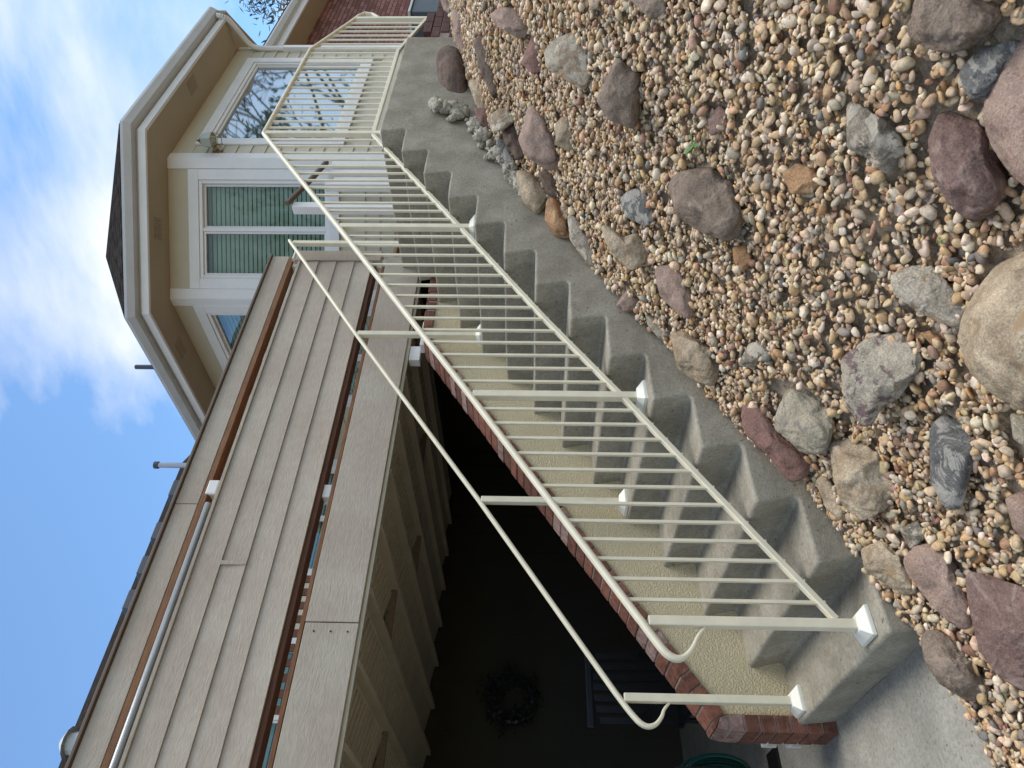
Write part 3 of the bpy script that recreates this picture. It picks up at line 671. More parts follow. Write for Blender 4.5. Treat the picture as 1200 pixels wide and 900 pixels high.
# things in the dark patio
def patio():
    w = thing('wreath', (1.27, 4.43, 1.5), 'dark bushy wreath hanging on the dim patio wall', 'wreath')
    c = onY(4.66, 600, 822); m = MB()
    for k in range(420):
        a = random.uniform(0, 2*math.pi); rr = random.gauss(.20, .05); p = Vector((c[0]+rr*math.cos(a), 4.60+random.uniform(-.06, .03), c[2]+rr*math.sin(a)))
        d = Vector((random.gauss(0, 1), random.gauss(0, 1)-.5, random.gauss(0, 1))).normalized()*.05; e = d.cross(Vector((.3, .8, .5))).normalized()*.012
        m.add([p-e, p+d, p+e, p-d*.3], [(0, 1, 2, 3)])
    w.location = (c[0], 4.66, c[2]-.3); m.build('foliage', mat('dark_wreath', (.010, .012, .008), .6), w)
    m = MB(); n = 20
    for k in range(n):
        a, b = 2*math.pi*k/n, 2*math.pi*(k+1)/n; m.tube((c[0]+.2*math.cos(a), 4.62, c[2]+.2*math.sin(a)), (c[0]+.2*math.cos(b), 4.62, c[2]+.2*math.sin(b)), .03, n=7)
    m.build('ring', MT['black'], w)
    # stacked black patio chair
    X, Y = .62, 2.25
    ch = thing('patio_chair', (X, Y, 0), 'black slatted patio chair standing in the dark under the deck', 'chair')
    MB().box(X-.25, X+.25, Y-.25, Y+.25, .42, .45).build('seat', MT['black'], ch, bevel=.01)
    for sx in (-.22, .22):
        for sy in (-.22, .22): MB().tube((X+sx, Y+sy, 0), (X+sx*.95, Y+sy*.95, .42), .016, n=8).build('leg', MT['black'], ch)
        MB().tube((X+sx, Y-.22, .66), (X+sx, Y+.25, .68), .018, n=8).tube((X+sx, Y-.21, .44), (X+sx, Y-.21, .66), .014, n=8).build('armrest', MT['black'], ch)
    for k in range(7):
        xx = X-.21+k*.07; MB().box(xx-.022, xx+.022, Y+.245, Y+.262, .46, 1.0-.004*(k-3)**2).build('back_slat', MT['black'], ch)
    MB().box(X-.26, X+.26, Y+.235, Y+.27, 1.0, 1.05).build('back_rail', MT['black'], ch, bevel=.01)
    # hose hung in loops
    h = thing('garden_hose', (-.2, 2.3, 0), 'green garden hose hanging in loops at the end of the wall', 'hose')
    m = MB()
    for k in range(9):
        r_ = .15+.006*k; cx = .0+random.uniform(-.03, .03); cy = 2.05+.016*k
        pts = [(cx+r_*.55*math.cos(t), cy, .34+r_*1.15*math.sin(t)) for t in np.linspace(0, 2*math.pi, 25)]
        for p, q in zip(pts, pts[1:]): m.tube(p, q, .009, n=6, cap=False)
    h.location = (0.0, 2.1, 0); m.build('coil', MT['hose'], h, smooth=True)
    MB().box(-.03, .03, 2.00, 2.04, .012, .60).box(-.15, .15, 2.00, 2.20, -.002, .011).build('hose_stand', MT['black'], h)
patio()

# ------------------------------------------------------------------ rocks
def ground_hit(x, y):
    d = ray(x, y); lo, hi = .2, 40
    t = .3
    while t < 30:
        p = CAM+d*t
        if p[2] < zg(p[0])+.012 or p[1] > -.03: break
        t += .02
    return t
def rock_mat(name, c1, c2, c3=None, ang=0):
    wm = lambda c: tuple(v*k for v, k in zip(c, (1.14, 1.04, .93))); c1, c2, c3 = wm(c1), wm(c2), wm(c3) if c3 else None
    m = mat(name, c1, .85, scale=12, col2=c2, fine=.32, rnd=.10, detail=12); t = m.node_tree; l = t.links.new; b = t.nodes[m['bsdf']]
    geo = nd(t, 'ShaderNodeNewGeometry')
    n = nd(t, 'ShaderNodeTexNoise'); n.inputs['Scale'].default_value = 34 if not ang else 22; n.inputs['Detail'].default_value = 10; n.inputs['Roughness'].default_value = .68 if ang else .6
    n.inputs['Distortion'].default_value = .5 if ang else 0
    bp = nd(t, 'ShaderNodeBump'); bp.inputs['Strength'].default_value = 1; bp.inputs['Distance'].default_value = .022 if ang else .011
    l(geo.outputs['Position'], n.inputs['Vector']); l(n.outputs['Fac'], bp.inputs['Height']); l(bp.outputs[0], b.inputs['Normal'])
    if c3:
        n3 = nd(t, 'ShaderNodeTexNoise'); n3.inputs['Scale'].default_value = 9; n3.inputs['Detail'].default_value = 7; n3.inputs['Distortion'].default_value = 1.2
        r = nd(t, 'ShaderNodeValToRGB'); r.color_ramp.elements[0].position = .50 if ang else .53; r.color_ramp.elements[1].position = .545 if ang else .62; n3.inputs['Roughness'].default_value = .72
        src = b.inputs['Base Color'].links[0].from_socket; mx = nd(t, 'ShaderNodeMixRGB'); mx.inputs[2].default_value = (*c3, 1)
        l(geo.outputs['Position'], n3.inputs['Vector']); l(n3.outputs['Fac'], r.inputs[0]); l(r.outputs[0], mx.inputs[0]); l(src, mx.inputs[1]); l(mx.outputs[0], b.inputs['Base Color'])
    return m
RM = {
 'brown': rock_mat('brown_river_rock', (.125, .10, .082), (.20, .165, .135), (.235, .20, .17)),
 'tan': rock_mat('tan_river_rock', (.19, .16, .115), (.40, .35, .27), (.25, .19, .125)),
 'grey': rock_mat('grey_river_rock', (.21, .20, .16), (.34, .325, .265), (.15, .15, .14)),
 'pinkbrown': rock_mat('pinkish_brown_rock', (.19, .14, .12), (.29, .225, .195), (.235, .19, .165)),
 'purple': rock_mat('purple_sandstone', (.125, .082, .074), (.185, .13, .12), (.235, .185, .17)),
 'red': rock_mat('red_brown_rock', (.145, .085, .075), (.205, .125, .11)),
 'orange': rock_mat('orange_rock', (.24, .135, .065), (.36, .24, .14), (.17, .115, .075)),
 'slate': rock_mat('blue_grey_slate', (.085, .092, .098), (.155, .165, .17), (.30, .31, .30), 1),
 'white': rock_mat('pale_quartz_rock', (.30, .285, .24), (.47, .455, .40), (.27, .22, .16), 1),
 'rough': rock_mat('rough_grey_rock', (.12, .11, .09), (.28, .26, .22), (.42, .40, .35), 1),
 'mottled': rock_mat('purple_grey_mottled_rock', (.27, .255, .215), (.39, .375, .32), (.145, .105, .115), 1),
 'dark': rock_mat('dark_brown_rock', (.055, .042, .034), (.12, .09, .073), (.15, .10, .08)),
}
ROCKS = []     # (object, verts) for the pebble bed
def rock(poly, kind, label, thick=.75, facets=5, bump=.05, flat=0, name='rock', matr=None, sub=4):
    P = np.array(poly, float)
    if P[:, 0].max() < 725 and P[:, 1].min() > 40: P = P.mean(0)+(P-P.mean(0))*1.16
    nxt = np.roll(P, -1, 0)
    A = (P[:, 0]*nxt[:, 1]-nxt[:, 0]*P[:, 1]); c = ((P+nxt)*A[:, None]).sum(0)/(3*A.sum())
    th = np.linspace(-np.pi, np.pi, 181); rr = np.zeros(181)
    for q, a in enumerate(th):       # distance from the centre to the outline in each direction
        dx, dy = math.cos(a), math.sin(a); best = 0
        for p0, p1 in zip(P-c, np.roll(P, -1, 0)-c):
            ex, ey = p1-p0; den = dx*ey-dy*ex
            if abs(den) < 1e-9: continue
            tt = (p0[0]*ey-p0[1]*ex)/den; uu = (p0[0]*dy-p0[1]*dx)/den
            if tt > 0 and -1e-6 <= uu <= 1+1e-6: best = max(best, tt)
        rr[q] = best
    ker = np.ones(7)/7; rr = np.convolve(np.r_[rr[-4:-1], rr, rr[1:4]], ker, 'valid')
    xb = P[:, 0].max(); yb = P[np.argmax(P[:, 0])][1]; xt = P[:, 0].min(); yt = P[np.argmin(P[:, 0])][1]
    cl = lambda v, a, b: max(a, min(b, v))
    db = ground_hit(min(xb-2, 1290), yb); dc = ground_hit(c[0], c[1]); dt_ = ground_hit(max(xt+2, 530), yt)
    near = xt < 720; d0 = db*.86+dc*.14 if near else db*.6+dc*.4
    k = cl((dt_-db)/max(8, (xb-xt)), 0, 1.1*d0/FPX)*(.45 if near else .75)     # metres of depth per pixel upward: lies along the slope
    rng = np.random.default_rng(int(abs(c[0]*7+c[1]*13)))
    bm = bmesh.new(); bmesh.ops.create_icosphere(bm, subdivisions=sub, radius=1); V = np.array([v.co for v in bm.verts]); F = [[v.index for v in f.verts] for f in bm.faces]; bm.free()
    for _ in range(facets):
        n = rng.normal(size=3); n[2] = abs(n[2])*1.1; n /= np.linalg.norm(n); h = rng.uniform(.62, .86)
        dt = V@n; V = V-np.outer(np.maximum(dt-h, 0)*.93, n)
    off = rng.uniform(0, 50)
    nz = np.array([noise.fractal(Vector((v[0]*1.3+off, v[1]*1.3, v[2]*1.3)), .9, 2.1, 5) for v in V]); nf = np.array([noise.fractal(Vector((v[0]*5+off, v[1]*5, v[2]*5)), .8, 2.2, 5) for v in V]); V = V*(1+bump*1.5*nz+bump*.35*nf)[:, None]
    rho = np.hypot(V[:, 0], V[:, 1]); mxr = 1.0
    ang = np.arctan2(V[:, 1], V[:, 0]); R = np.interp(ang, th, rr)
    # outer rim keeps to the outline: radius of the equator normalised per direction
    nb = 72; bi = ((ang+np.pi)/(2*np.pi)*nb).astype(int) % nb; rim = np.array([rho[bi == b].max() if (bi == b).any() else 1 for b in range(nb)])
    rim = np.minimum(rim, 1.2); rimv = np.interp(ang, (np.arange(nb)+.5)/nb*2*np.pi-np.pi, rim)
    q = np.clip(rho/rimv, 0, 1)
    ix = c[0]+R*q*np.cos(ang); iy = c[1]+R*q*np.sin(ang)
    T = thick*np.percentile(rr, 30)*d0/FPX
    dep = d0+(c[0]-ix)*k - V[:, 2]*T
    W3 = np.array([CAM+ray(a, b)*d for a, b, d in zip(ix, iy, dep)])
    m = MB(); m.add(W3, F); base = W3.mean(0); base[2] = W3[:, 2].min()
    ob = m.build(name, matr or RM[kind], loc=tuple(base), smooth=True)
    tag(ob, label, 'rock', 'rocks scattered on the pebble slope'); ROCKS.append(W3); return ob
R_ = [
 ([(1100,-18),(1073,-5),(1061,40),(1083,56),(1113,64),(1137,56),(1163,38),(1176,22),(1172,6),(1150,-14)],'brown','big dark brown rock above the blue slate at the upper right of the photo',.7,6),
 ([(1122,87),(1138,66),(1155,54),(1197,46),(1200,60),(1183,80),(1160,112),(1137,119)],'slate','dark blue grey slate chunk wedged above the large brown boulder',.6,7),
 ([(1230,20),(1200,44),(1173,72),(1155,108),(1151,140),(1162,173),(1183,203),(1208,225),(1245,215),(1262,120)],'pinkbrown','large smooth brown boulder cut by the photo edge next to the purple one',.7,2),
 ([(1102,128),(1125,133),(1150,145),(1167,173),(1190,217),(1170,247),(1140,264),(1110,238),(1091,203),(1087,163)],'purple','large rounded purple rock leaning on the smooth brown boulder',.7,4),
 ([(992,120),(1008,116),(1030,133),(1060,150),(1066,180),(1047,207),(1033,201),(1013,183),(992,174)],'rough','rough grey rock with whitish crust surrounded by pebbles',.7,9),
 ([(916,204),(933,191),(953,197),(967,213),(950,227),(927,228)],'orange','small orange brown rock between rough grey rock and rounded brown boulder',.6,5),
 ([(782,217),(790,204),(807,198),(837,195),(860,213),(872,253),(868,277),(853,284),(820,272),(793,254)],'brown','large rounded brown boulder with a crease in the middle of the slope',.75,2),
 ([(829,140),(843,122),(855,133),(850,153),(832,160)],'purple','small flat purple stone above the green weed',.4,6),
 ([(513,67),(523,57),(537,62),(545,93),(545,123),(537,129),(522,124),(516,97)],'dark','dark brown oblong rock leaning on the landing edge',.8,2),
 ([(529,12),(538,7),(548,27),(551,60),(547,69),(533,50)],'pinkbrown','long pink rock above the dark oblong rock',.8,2),
 ([(514,-6),(530,-8),(531,20),(520,12)],'pinkbrown','small pink rock at the far top of the slope',.8,3),
 ([(573,17),(587,8),(607,10),(620,20),(621,40),(607,45),(583,31)],'pinkbrown','speckled pinkish rock near the far top of the slope',.7,3),
 ([(556,50),(570,46),(578,67),(585,97),(579,117),(572,100),(562,77)],'dark','slender dark rock with hollow under it near the landing',.8,6),
 ([(550,97),(560,95),(572,110),(573,128),(563,131),(555,113)],'tan','small tan rock below the slender dark rock',.8,4),
 ([(613,73),(617,60),(625,42),(637,50),(638,80),(624,84)],'red','red brown rock beside the white angular rock',.7,6),
 ([(637,60),(647,47),(680,33),(693,53),(697,97),(684,107),(667,97),(640,80)],'white','white and grey angular rock high on the slope',.5,9),
 ([(698,118),(712,88),(723,65),(740,72),(753,87),(752,117),(745,153),(713,141)],'brown','brown pyramid shaped rock with yellowish left face',.9,7),
 ([(733,-6),(783,-6),(780,14),(763,24),(748,9)],'brown','brown rock cut by the top photo edge',.7,4),
 ([(687,-8),(708,-8),(704,13),(692,10)],'tan','small tan rock at the top photo edge',.7,4),
 ([(620,128),(633,132),(643,153),(659,192),(640,195),(617,180),(610,163),(616,147)],'pinkbrown','reddish wedge shaped rock with smooth flat face',.7,7),
 ([(652,147),(660,138),(670,140),(674,163),(667,176),(653,167)],'tan','tan knobbly rock right beside the reddish wedge',.8,6),
 ([(573,137),(585,129),(597,128),(603,140),(590,151),(579,153)],'white','small pale quartz rock near the mortar spill',.8,6),
 ([(582,160),(590,166),(607,197),(603,211),(586,190)],'slate','thin grey white slab standing by the mortar spill',.6,7),
 ([(607,202),(622,205),(643,230),(630,249),(612,234)],'tan','tan rock with dark spots at the concrete edge',.85,5),
 ([(588,150),(600,146),(612,158),(616,178),(606,186),(594,170)],'dark','dark brown rock wedged between the mortar spill and the reddish wedge',.8,6),
 ([(557,128),(568,128),(577,140),(574,152),(562,146)],'red','small dark red rock just below the mortar spill end',.8,5),
 ([(632,205),(645,200),(655,214),(655,230),(643,228)],'dark','dark brown stone above the tan rock at the concrete edge',.7,5),
 ([(642,237),(651,233),(663,253),(667,277),(650,274),(640,257)],'orange','bright orange rock touching the stair side',.85,6),
 ([(667,252),(680,262),(697,280),(701,307),(690,309),(670,281)],'rough','grey streaked slab beside the bright orange rock',.6,7),
 ([(726,233),(736,223),(747,220),(767,233),(773,253),(757,266),(733,254)],'slate','smooth dark grey slate stone above the brown boulder',.5,5),
 ([(703,260),(716,266),(730,278),(747,272),(760,290),(757,307),(740,318),(720,303),(709,283)],'tan','tan bean shaped rock below the dark grey slate stone',.75,2),
 ([(766,313),(790,309),(807,323),(816,347),(810,376),(793,367),(773,347)],'pinkbrown','angular reddish brown rock halfway down the slope',.6,8),
 ([(721,358),(733,340),(750,343),(753,363),(733,366)],'pinkbrown','small reddish rock against the concrete side',.8,6),
 ([(755,364),(777,380),(785,401),(773,398),(759,381)],'grey','half buried grey stone against the concrete side',.5,4),
 ([(785,390),(797,385),(820,397),(834,408),(847,430),(837,454),(813,447),(793,431)],'tan','cream and rust rock with a hollow beside the stairs',.75,6),
 ([(858,290),(877,286),(884,307),(870,320),(860,308)],'orange','small rust coloured rock below the rounded brown boulder',.7,5),
 ([(864,429),(877,403),(897,397),(904,408),(880,431)],'rough','flaky grey brown stone sunk in the pebbles',.35,8),
 ([(867,482),(878,462),(893,480),(913,507),(950,537),(948,558),(927,568),(900,534),(872,508)],'red','long smooth dark red rock beside the stair side',.8,2),
 ([(908,487),(923,450),(950,452),(968,467),(979,497),(970,531),(943,534),(922,515),(907,503)],'grey','yellowish grey block with a dark right lower face',.7,8),
 ([(985,420),(1013,397),(1057,387),(1081,417),(1080,433),(1053,467),(1033,477),(1020,504),(1007,498),(987,468)],'mottled','broad grey rock mottled with purple patches',.45,8),
 ([(1042,323),(1060,312),(1090,309),(1110,330),(1133,357),(1128,388),(1100,378),(1073,364),(1047,344)],'white','white and tan broken rock above the huge boulder',.5,8),
 ([(1102,334),(1120,331),(1133,343),(1123,354),(1107,344)],'orange','small orange tan stone on the white and tan rock',.7,3),
 ([(1275,270),(1205,292),(1167,310),(1146,337),(1128,367),(1121,400),(1133,433),(1160,461),(1200,484),(1255,490),(1300,390)],'tan','huge tan weathered boulder cut by the lower photo edge',.75,3),
 ([(971,517),(1000,512),(1033,532),(1053,573),(1040,597),(1010,612),(985,590),(976,560)],'tan','brown tan faceted rock below the yellowish grey block',.65,8),
 ([(955,563),(967,553),(978,570),(988,590),(998,606),(985,613),(968,596)],'tan','narrow tan rock tucked beside the stair bottom',.7,4),
 ([(1089,500),(1107,483),(1140,502),(1143,533),(1135,567),(1127,598),(1107,598),(1090,562)],'slate','large dark blue grey slate with white veins',.5,6),
 ([(1183,483),(1215,490),(1222,540),(1187,514)],'grey','grey stone touching the huge tan boulder',.7,4),
 ([(1177,583),(1205,572),(1228,610),(1212,645),(1187,620)],'pinkbrown','pinkish brown stone cut by the lower photo edge',.7,3),
 ([(1077,390),(1090,387),(1105,397),(1094,406)],'orange','small rounded orange stone left of the mottled rock',.7,2),
 ([(1008,643),(1033,632),(1057,647),(1068,672),(1078,697),(1060,698),(1033,682),(1013,668)],'tan','tan rock beside the lowest step',.7,6),
 ([(1058,652),(1070,640),(1090,636),(1113,643),(1128,680),(1138,713),(1138,744),(1110,728),(1083,699),(1060,668)],'pinkbrown','long speckled pink grey rock between tan rock and purple slab',.7,2),
 ([(1129,666),(1165,676),(1205,690),(1240,740),(1205,815),(1167,791),(1147,761),(1136,717)],'purple','flat purple sandstone slab with pale scratches',.25,3),
 ([(1078,745),(1088,736),(1103,740),(1133,767),(1166,813),(1135,823),(1100,801),(1083,774)],'brown','rough brown rock next to the slab corner',.7,5),
 ([(1053,620),(1077,609),(1091,627),(1067,644)],'rough','small rough grey stone among pebbles near the pink grey rock',.6,6),
]
for poly, kind, label, th, fc in R_:
    rock(poly, kind, label, th, fc, bump=.13 if fc > 5 else .085, sub=5 if (max(p[0] for p in poly)-min(p[0] for p in poly)) > 55 else 4)
def spill():
    pl = [(500,124),(514,122),(530,130),(550,144),(572,166),(590,192),(604,212),(612,226)]; m = MB(); rr = random.Random(4)
    bm = bmesh.new(); bmesh.ops.create_icosphere(bm, subdivisions=3, radius=1); V = [v.co.copy() for v in bm.verts]; F = [[v.index for v in f.verts] for f in bm.faces]; bm.free()
    for k in range(150):
        t = rr.random()*(len(pl)-1.001); i = int(t); u = t-i; w = 11*math.sin(math.pi*min(1, max(.12, (t+.5)/7.6)))
        x = pl[i][0]*(1-u)+pl[i+1][0]*u+rr.gauss(0, w*.5)+4; y = pl[i][1]*(1-u)+pl[i+1][1]*u+rr.gauss(0, w*.5)
        c = Vector(onY(-.012-rr.random()*.05, x, y)); r = rr.uniform(.012, .045); o = rr.random()*40
        m.add([c+Vector((v.x*r*1.2, v.y*r*.7, v.z*r))*(1+.5*noise.fractal(v*2.2+Vector((o, 0, 0)), .8, 2.2, 4)) for v in V], F)
    o = m.build('mortar_spill', MT['lichen'], smooth=True); tag(o, 'rough crumbly strip of spilled mortar along the landing edge', 'mortar')
spill()

# ------------------------------------------------------------------ pebbles
def pebbles():
    x0, x1, y0, y1 = -1.3, 8.0, -3.2, .0
    cs = .006; nx, ny = int((x1-x0)/cs), int((y1-y0)/cs)
    gx = x0+(np.arange(nx)+.5)*cs; Hm = np.repeat(np.interp(gx, GX, GZ)[:, None], ny, 1).astype(np.float32)
    mask = np.zeros((nx, ny), bool)
    for Wv in ROCKS:
        up = Wv[:, 2]-np.interp(Wv[:, 0], GX, GZ)
        sel = (up < .012) & (up > -.05); ii = ((Wv[sel, 0]-x0)/cs).astype(int); jj = ((Wv[sel, 1]-y0)/cs).astype(int)
        for a in range(-2, 3):
            for b in range(-2, 3):
                i2, j2 = ii+a, jj+b; ok = (i2 >= 0) & (i2 < nx) & (j2 >= 0) & (j2 < ny); mask[i2[ok], j2[ok]] = True
    dens = 8000; n = int((x1-x0)*(y1-y0)*dens)
    px = RNG.uniform(x0, x1, n); py = RNG.uniform(y0, y1, n); pz = np.interp(px, GX, GZ)+.02
    ix, iy, dz = proj(np.stack([px, py, pz], 1))
    keep = (dz > .5) & (ix > 430) & (ix < 1420) & (iy > -330) & (iy < 1150) & (py < -.014) & (py < np.where(px > 4.9, .3, -.014))
    px, py, pz, dz = px[keep], py[keep], pz[keep], dz[keep]
    n = len(px); L = np.clip(RNG.lognormal(math.log(.0222), .40, n), .011, .052)
    Wd = L*RNG.uniform(.55, .88, n); Hh = L*RNG.uniform(.30, .55, n)
    yaw = RNG.uniform(0, 2*math.pi, n); tx = RNG.normal(0, .38, n); ty = RNG.normal(0, .38, n)
    Z = np.zeros(n); ok = np.zeros(n, bool)
    offs = {}
    for i in range(n):
        a = int((px[i]-x0)/cs); b = int((py[i]-y0)/cs)
        if mask[a, b]: continue
        r = max(1, int(Wd[i]*.5/cs)); a0, a1, b0, b1 = max(0, a-r), min(nx, a+r+1), max(0, b-r), min(ny, b+r+1)
        blk = Hm[a0:a1, b0:b1]; h = .5*float(blk.mean())+.5*float(blk.max())
        if h-pz[i] > .022: continue
        zc = h+Hh[i]*.33; Z[i] = zc; ok[i] = True
        r2 = max(1, int(L[i]*.40/cs)); a0, a1, b0, b1 = max(0, a-r2), min(nx, a+r2+1), max(0, b-r2), min(ny, b+r2+1)
        np.maximum(Hm[a0:a1, b0:b1], zc+Hh[i]*.30, out=Hm[a0:a1, b0:b1])
    px, py, Z, L, Wd, Hh, yaw, tx, ty, dz = (q[ok] for q in (px, py, Z, L, Wd, Hh, yaw, tx, ty, dz)); n = len(px)
    seen = np.zeros(n, bool)          # leave out pebbles buried under the ones dropped later
    for i in range(n):
        a = int((px[i]-x0)/cs); b = int((py[i]-y0)/cs); r = max(1, int(Wd[i]*.5/cs))
        seen[i] = Hm[max(0, a-r):a+r+1, max(0, b-r):b+r+1].min() < Z[i]+Hh[i]*.30+.0035
    px, py, Z, L, Wd, Hh, yaw, tx, ty, dz = (q[seen] for q in (px, py, Z, L, Wd, Hh, yaw, tx, ty, dz)); n = len(px)
    pal = np.array([(.56,.47,.33),(.47,.37,.23),(.64,.58,.46),(.38,.35,.28),(.25,.24,.21),(.50,.37,.21),(.40,.26,.16),(.70,.66,.56),(.30,.20,.14),(.52,.42,.26),(.44,.40,.32),(.21,.125,.09),(.38,.26,.21),(.17,.175,.17),(.54,.46,.33),(.46,.30,.14)])
    pal = pal*np.array([1.13, .985, .87]); wgt = np.array([13,12,12,9,4,8,5,8,3.5,11,9,2,2,2,13,2.5]); wgt = wgt/wgt.sum()
    colr = pal[RNG.choice(len(pal), n, p=wgt)]*RNG.uniform(.72, 1.08, (n, 1))*RNG.uniform(.95, 1.05, (n, 3))
    cy, sy = np.cos(yaw), np.sin(yaw); cx, sx = np.cos(tx), np.sin(tx); cz_, sz_ = np.cos(ty), np.sin(ty)
    Rm = np.zeros((n, 3, 3))
    Rz = np.stack([np.stack([cy, -sy, 0*cy], 1), np.stack([sy, cy, 0*cy], 1), np.stack([0*cy, 0*cy, 1+0*cy], 1)], 1)
    Rx = np.stack([np.stack([1+0*cx, 0*cx, 0*cx], 1), np.stack([0*cx, cx, -sx], 1), np.stack([0*cx, sx, cx], 1)], 1)
    Ry = np.stack([np.stack([cz_, 0*cz_, sz_], 1), np.stack([0*cz_, 1+0*cz_, 0*cz_], 1), np.stack([-sz_, 0*cz_, cz_], 1)], 1)
    slope = np.arctan(np.gradient(GZ, GX)[np.clip(np.searchsorted(GX, px), 0, len(GX)-1)])*.7
    cs_, ss_ = np.cos(-slope), np.sin(-slope)
    Rs = np.stack([np.stack([cs_, 0*cs_, ss_], 1), np.stack([0*cs_, 1+0*cs_, 0*cs_], 1), np.stack([-ss_, 0*cs_, cs_], 1)], 1)
    Rm = Rs@Rz@Rx@Ry
    def base(sub, k):
        bm = bmesh.new(); bmesh.ops.create_icosphere(bm, subdivisions=sub, radius=1); V = np.array([v.co for v in bm.verts]); F = np.array([[v.index for v in f.verts] for f in bm.faces]); bm.free()
        r = np.random.default_rng(k); 
        if sub > 1:
            for _ in range(6+k % 4):
                nn = r.normal(size=3); nn /= np.linalg.norm(nn); h = r.uniform(.58, .86); d = V@nn; V = V*np.where(d > h, h/np.maximum(d, 1e-6), 1)[:, None]
        V = np.sign(V)*np.abs(V)**r.uniform(.8, 1.0); V = V*(1+.10*np.array([noise.noise(Vector(v)*1.7+Vector((k*3.1, 0, 0))) for v in V]))[:, None]
        V[:, 0] *= 1+.2*V[:, 1]*r.uniform(-1, 1)
        return V*.5, F
    dims = np.stack([L, Wd, Hh], 1); pos = np.stack([px, py, Z], 1)
    AV, AF, AC, b = [], [], [], 0
    for sub, sel0 in ((2, dz < 2.5), (1, dz >= 2.5)):
        for k in range(7):
            sel = np.where(sel0 & (np.arange(n) % 7 == k))[0]
            if not len(sel): continue
            V, F = base(sub, k+1); vv = np.einsum('nij,nvj->nvi', Rm[sel], V[None]*dims[sel][:, None])*(1.12)+pos[sel][:, None]
            AV.append(vv.reshape(-1, 3)); AF.append((F[None]+(b+np.arange(len(sel))*len(V))[:, None, None]).reshape(-1, 3)); AC.append(np.repeat(colr[sel], len(V), 0)); b += len(sel)*len(V)
    V = np.concatenate(AV); F = np.concatenate(AF); C = np.concatenate(AC)
    me = bpy.data.meshes.new('gravel'); me.vertices.add(len(V)); me.vertices.foreach_set('co', V.astype(np.float32).ravel())
    me.loops.add(F.size); me.loops.foreach_set('vertex_index', F.astype(np.int32).ravel()); me.polygons.add(len(F))
    me.polygons.foreach_set('loop_start', (np.arange(len(F))*3).astype(np.int32)); me.polygons.foreach_set('loop_total', np.full(len(F), 3, np.int32))
    me.polygons.foreach_set('use_smooth', np.ones(len(F), bool)); me.update(calc_edges=True)
    at = me.attributes.new('pebble_colour', 'FLOAT_COLOR', 'POINT'); at.data.foreach_set('color', np.c_[C, np.ones(len(C))].astype(np.float32).ravel())
    m = mat('river_pebbles', (.4, .33, .25), .62, bump=.35, bscale=300, spec=.35, bdist=.002); t = m.node_tree; b_ = t.nodes[m['bsdf']]
    a = nd(t, 'ShaderNodeAttribute'); a.attribute_name = 'pebble_colour'
    geo = nd(t, 'ShaderNodeNewGeometry'); nn = nd(t, 'ShaderNodeTexNoise'); nn.inputs['Scale'].default_value = 90; nn.inputs['Detail'].default_value = 5; nn.inputs['Distortion'].default_value = .6
    mr = nd(t, 'ShaderNodeMapRange'); mr.inputs[1].default_value = .3; mr.inputs[2].default_value = .7; mr.inputs[3].default_value = .72; mr.inputs[4].default_value = 1.22
    vm = nd(t, 'ShaderNodeVectorMath', operation='SCALE'); l = t.links.new
    l(geo.outputs['Position'], nn.inputs['Vector']); l(nn.outputs['Fac'], mr.inputs[0]); l(a.outputs['Color'], vm.inputs[0]); l(mr.outputs[0], vm.inputs['Scale']); l(vm.outputs[0], b_.inputs['Base Color'])
    me.materials.append(m)
    o = bpy.data.objects.new('gravel', me); COL.objects.link(o)
    tag(o, 'bed of mixed tan, white, grey and rust river pebbles covering the slope', 'gravel', kind='stuff')
pebbles()

# ------------------------------------------------------------------ plants
def weed(x, y, n, s, label):
    d = ground_hit(x, y); c = CAM+ray(x, y)*(d-.05); r = thing('weed', tuple(c), label, 'plant')
    for k in range(n):
        a = random.uniform(0, 6.28); el = random.uniform(.2, 1.1); ln = s*random.uniform(.6, 1.1); dv = Vector((math.cos(a)*math.cos(el), math.sin(a)*math.cos(el), math.sin(el)))
        sd_ = dv.cross(Vector((0, 0, 1))).normalized(); p = Vector(c)+Vector((0, 0, .005)); pts = []
        for t, w in ((0, .08), (.3, .20), (.55, .26), (.8, .16), (1, .0)):
            q = p+dv*ln*t-Vector((0, 0, 1))*ln*.35*t*t; pts.append((q-sd_*w*ln*.6, q+sd_*w*ln*.6))
        vs = [v for pr in pts for v in pr]; MB().add(vs, [(2*i, 2*i+1, 2*i+3, 2*i+2) for i in range(4)]).build('leaf', MT['weed'], r, smooth=True)
weed(815, 172, 7, .075, 'bright green broad leaved weed growing between pebbles')
weed(1103, 281, 5, .022, 'tiny green seedling near the purple rock')
weed(1178, 812, 6, .018, 'tiny green seedling beside the flat purple slab')

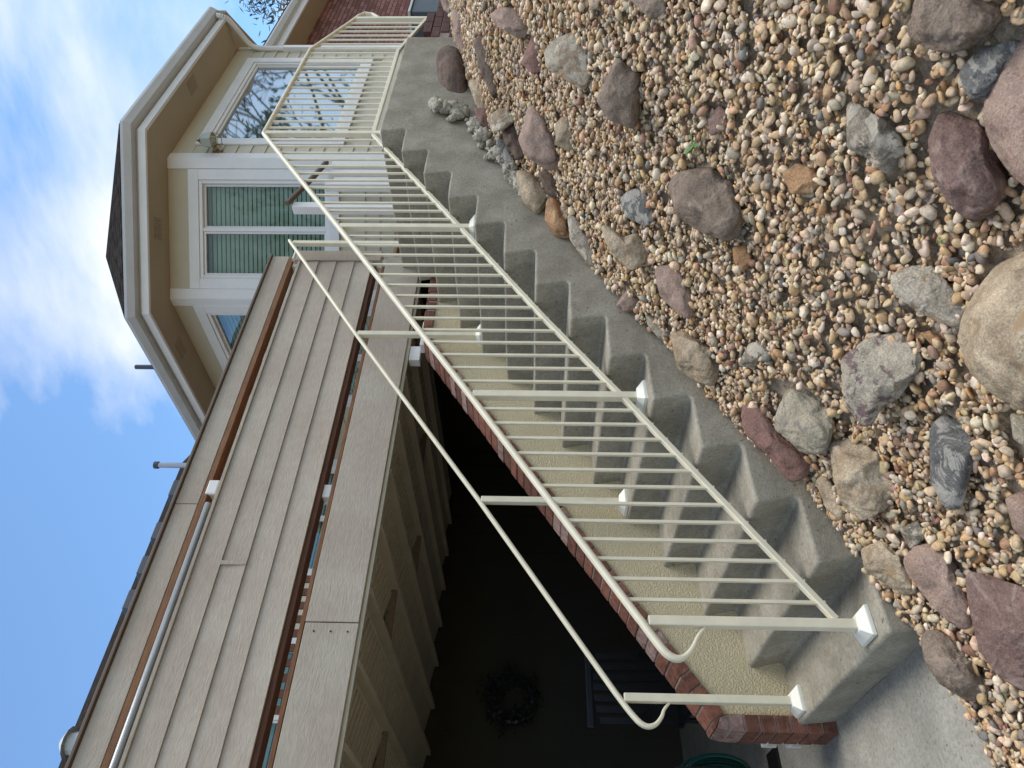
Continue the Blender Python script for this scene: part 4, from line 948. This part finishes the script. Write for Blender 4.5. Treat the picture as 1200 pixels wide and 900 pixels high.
def tree(name, x, y, z, h, label, leaves, spread, seed, lean=(0, 0), leafsize=.09, clump=16):
    LV = 4 if leaves else 5; random.seed(seed); r = thing(name, (x, y, z), label, 'tree'); m = MB(); tips = []
    def br(p, d, ln, rad, lev):
        q = p; steps = 3
        for k in range(steps):
            d = (d+Vector((random.gauss(0, .14), random.gauss(0, .14), random.gauss(.02, .08)))).normalized(); q2 = q+d*ln/steps
            m.tube(q, q2, rad*(1-.2*k/steps), rad*(1-.2*(k+1)/steps), n=7 if lev < 2 else 4, cap=False); q = q2
        if lev >= LV: tips.append(q); return
        for _ in range(3 if lev < 3 else 4):
            a = Vector((random.gauss(0, 1), random.gauss(0, 1), random.gauss(.25, .7))).normalized(); br(q, (d*.75+a*spread).normalized(), ln*random.uniform(.62, .8), rad*.62, lev+1)
    br(Vector((x, y, z)), Vector((lean[0], lean[1], 1)).normalized(), h*.30, h*.011, 0)
    m.build('trunk', MT['bark'], r, smooth=True)
    if leaves:
        c = MB()
        for t in tips:
            for _ in range(clump):
                p = t+Vector((random.gauss(0, .22), random.gauss(0, .22), random.gauss(0, .18))); d = Vector((random.gauss(0, 1), random.gauss(0, 1), random.gauss(0, 1))).normalized()*leafsize; e = d.orthogonal().normalized()*leafsize*.35
                c.add([p-e, p+d, p+e, p-d], [(0, 1, 2, 3)])
        c.build('crown', MT['leaf'], r)
    return r
t0 = CAM+ray(338, -52)*19.0
tree('leafy_tree', t0[0], t0[1], 2.4, (t0[2]-2.4)*1.5, 'grey green tree top showing beyond the roof of the brick wing', True, .75, 5, leafsize=.11)
tree('bare_tree', 22, -9.5, 2.4, 13.5, 'bare branching tree right of the view, mirrored in the picture window', False, .85, 9)
tree('leafy_tree', 17.0, -4.6, 2.4, 8.2, 'tree with thin green crown, mirrored low in the picture window', True, .8, 12)
tree('leafy_tree', -6.5, -13.0, 0, 14.0, 'green tree behind the camera, mirrored in the sliding window', True, .8, 15)

# far end: brick edging and a grey utility cabinet
rw = thing('brick_edging', (5.0, 0, 2.0), 'low dark red brick edging wall at the far end of the landing', 'wall')
for k in range(7):
    for c in range(6):
        xx = 4.985+k*.205+(.1 if c % 2 else 0); zz = 1.93+c*.075
        if zz > 2.36-.16*(k-1)*.35: continue
        MB().box(xx, xx+.197, .002, .10, zz, zz+.067).build('brick', MT['brick_dark'], rw, bevel=.003)
MB().box(4.99, 6.3, .012, .095, 1.9, 2.28).build('mortar_bed', MT['mortar'], rw)
u = onY(.9, 505, 10)
uc = thing('utility_cabinet', (u[0], .9, 2.25), 'blue grey metal cabinet beyond the brick edging', 'cabinet')
MB().box(u[0]-.5, u[0]+.8, .75, 1.3, 2.2, 2.85).build('body', MT['utility'], uc, bevel=.01)
MB().box(u[0]-.53, u[0]+.83, .73, 1.32, 2.852, 2.88).build('lid', MT['alu'], uc, bevel=.005)
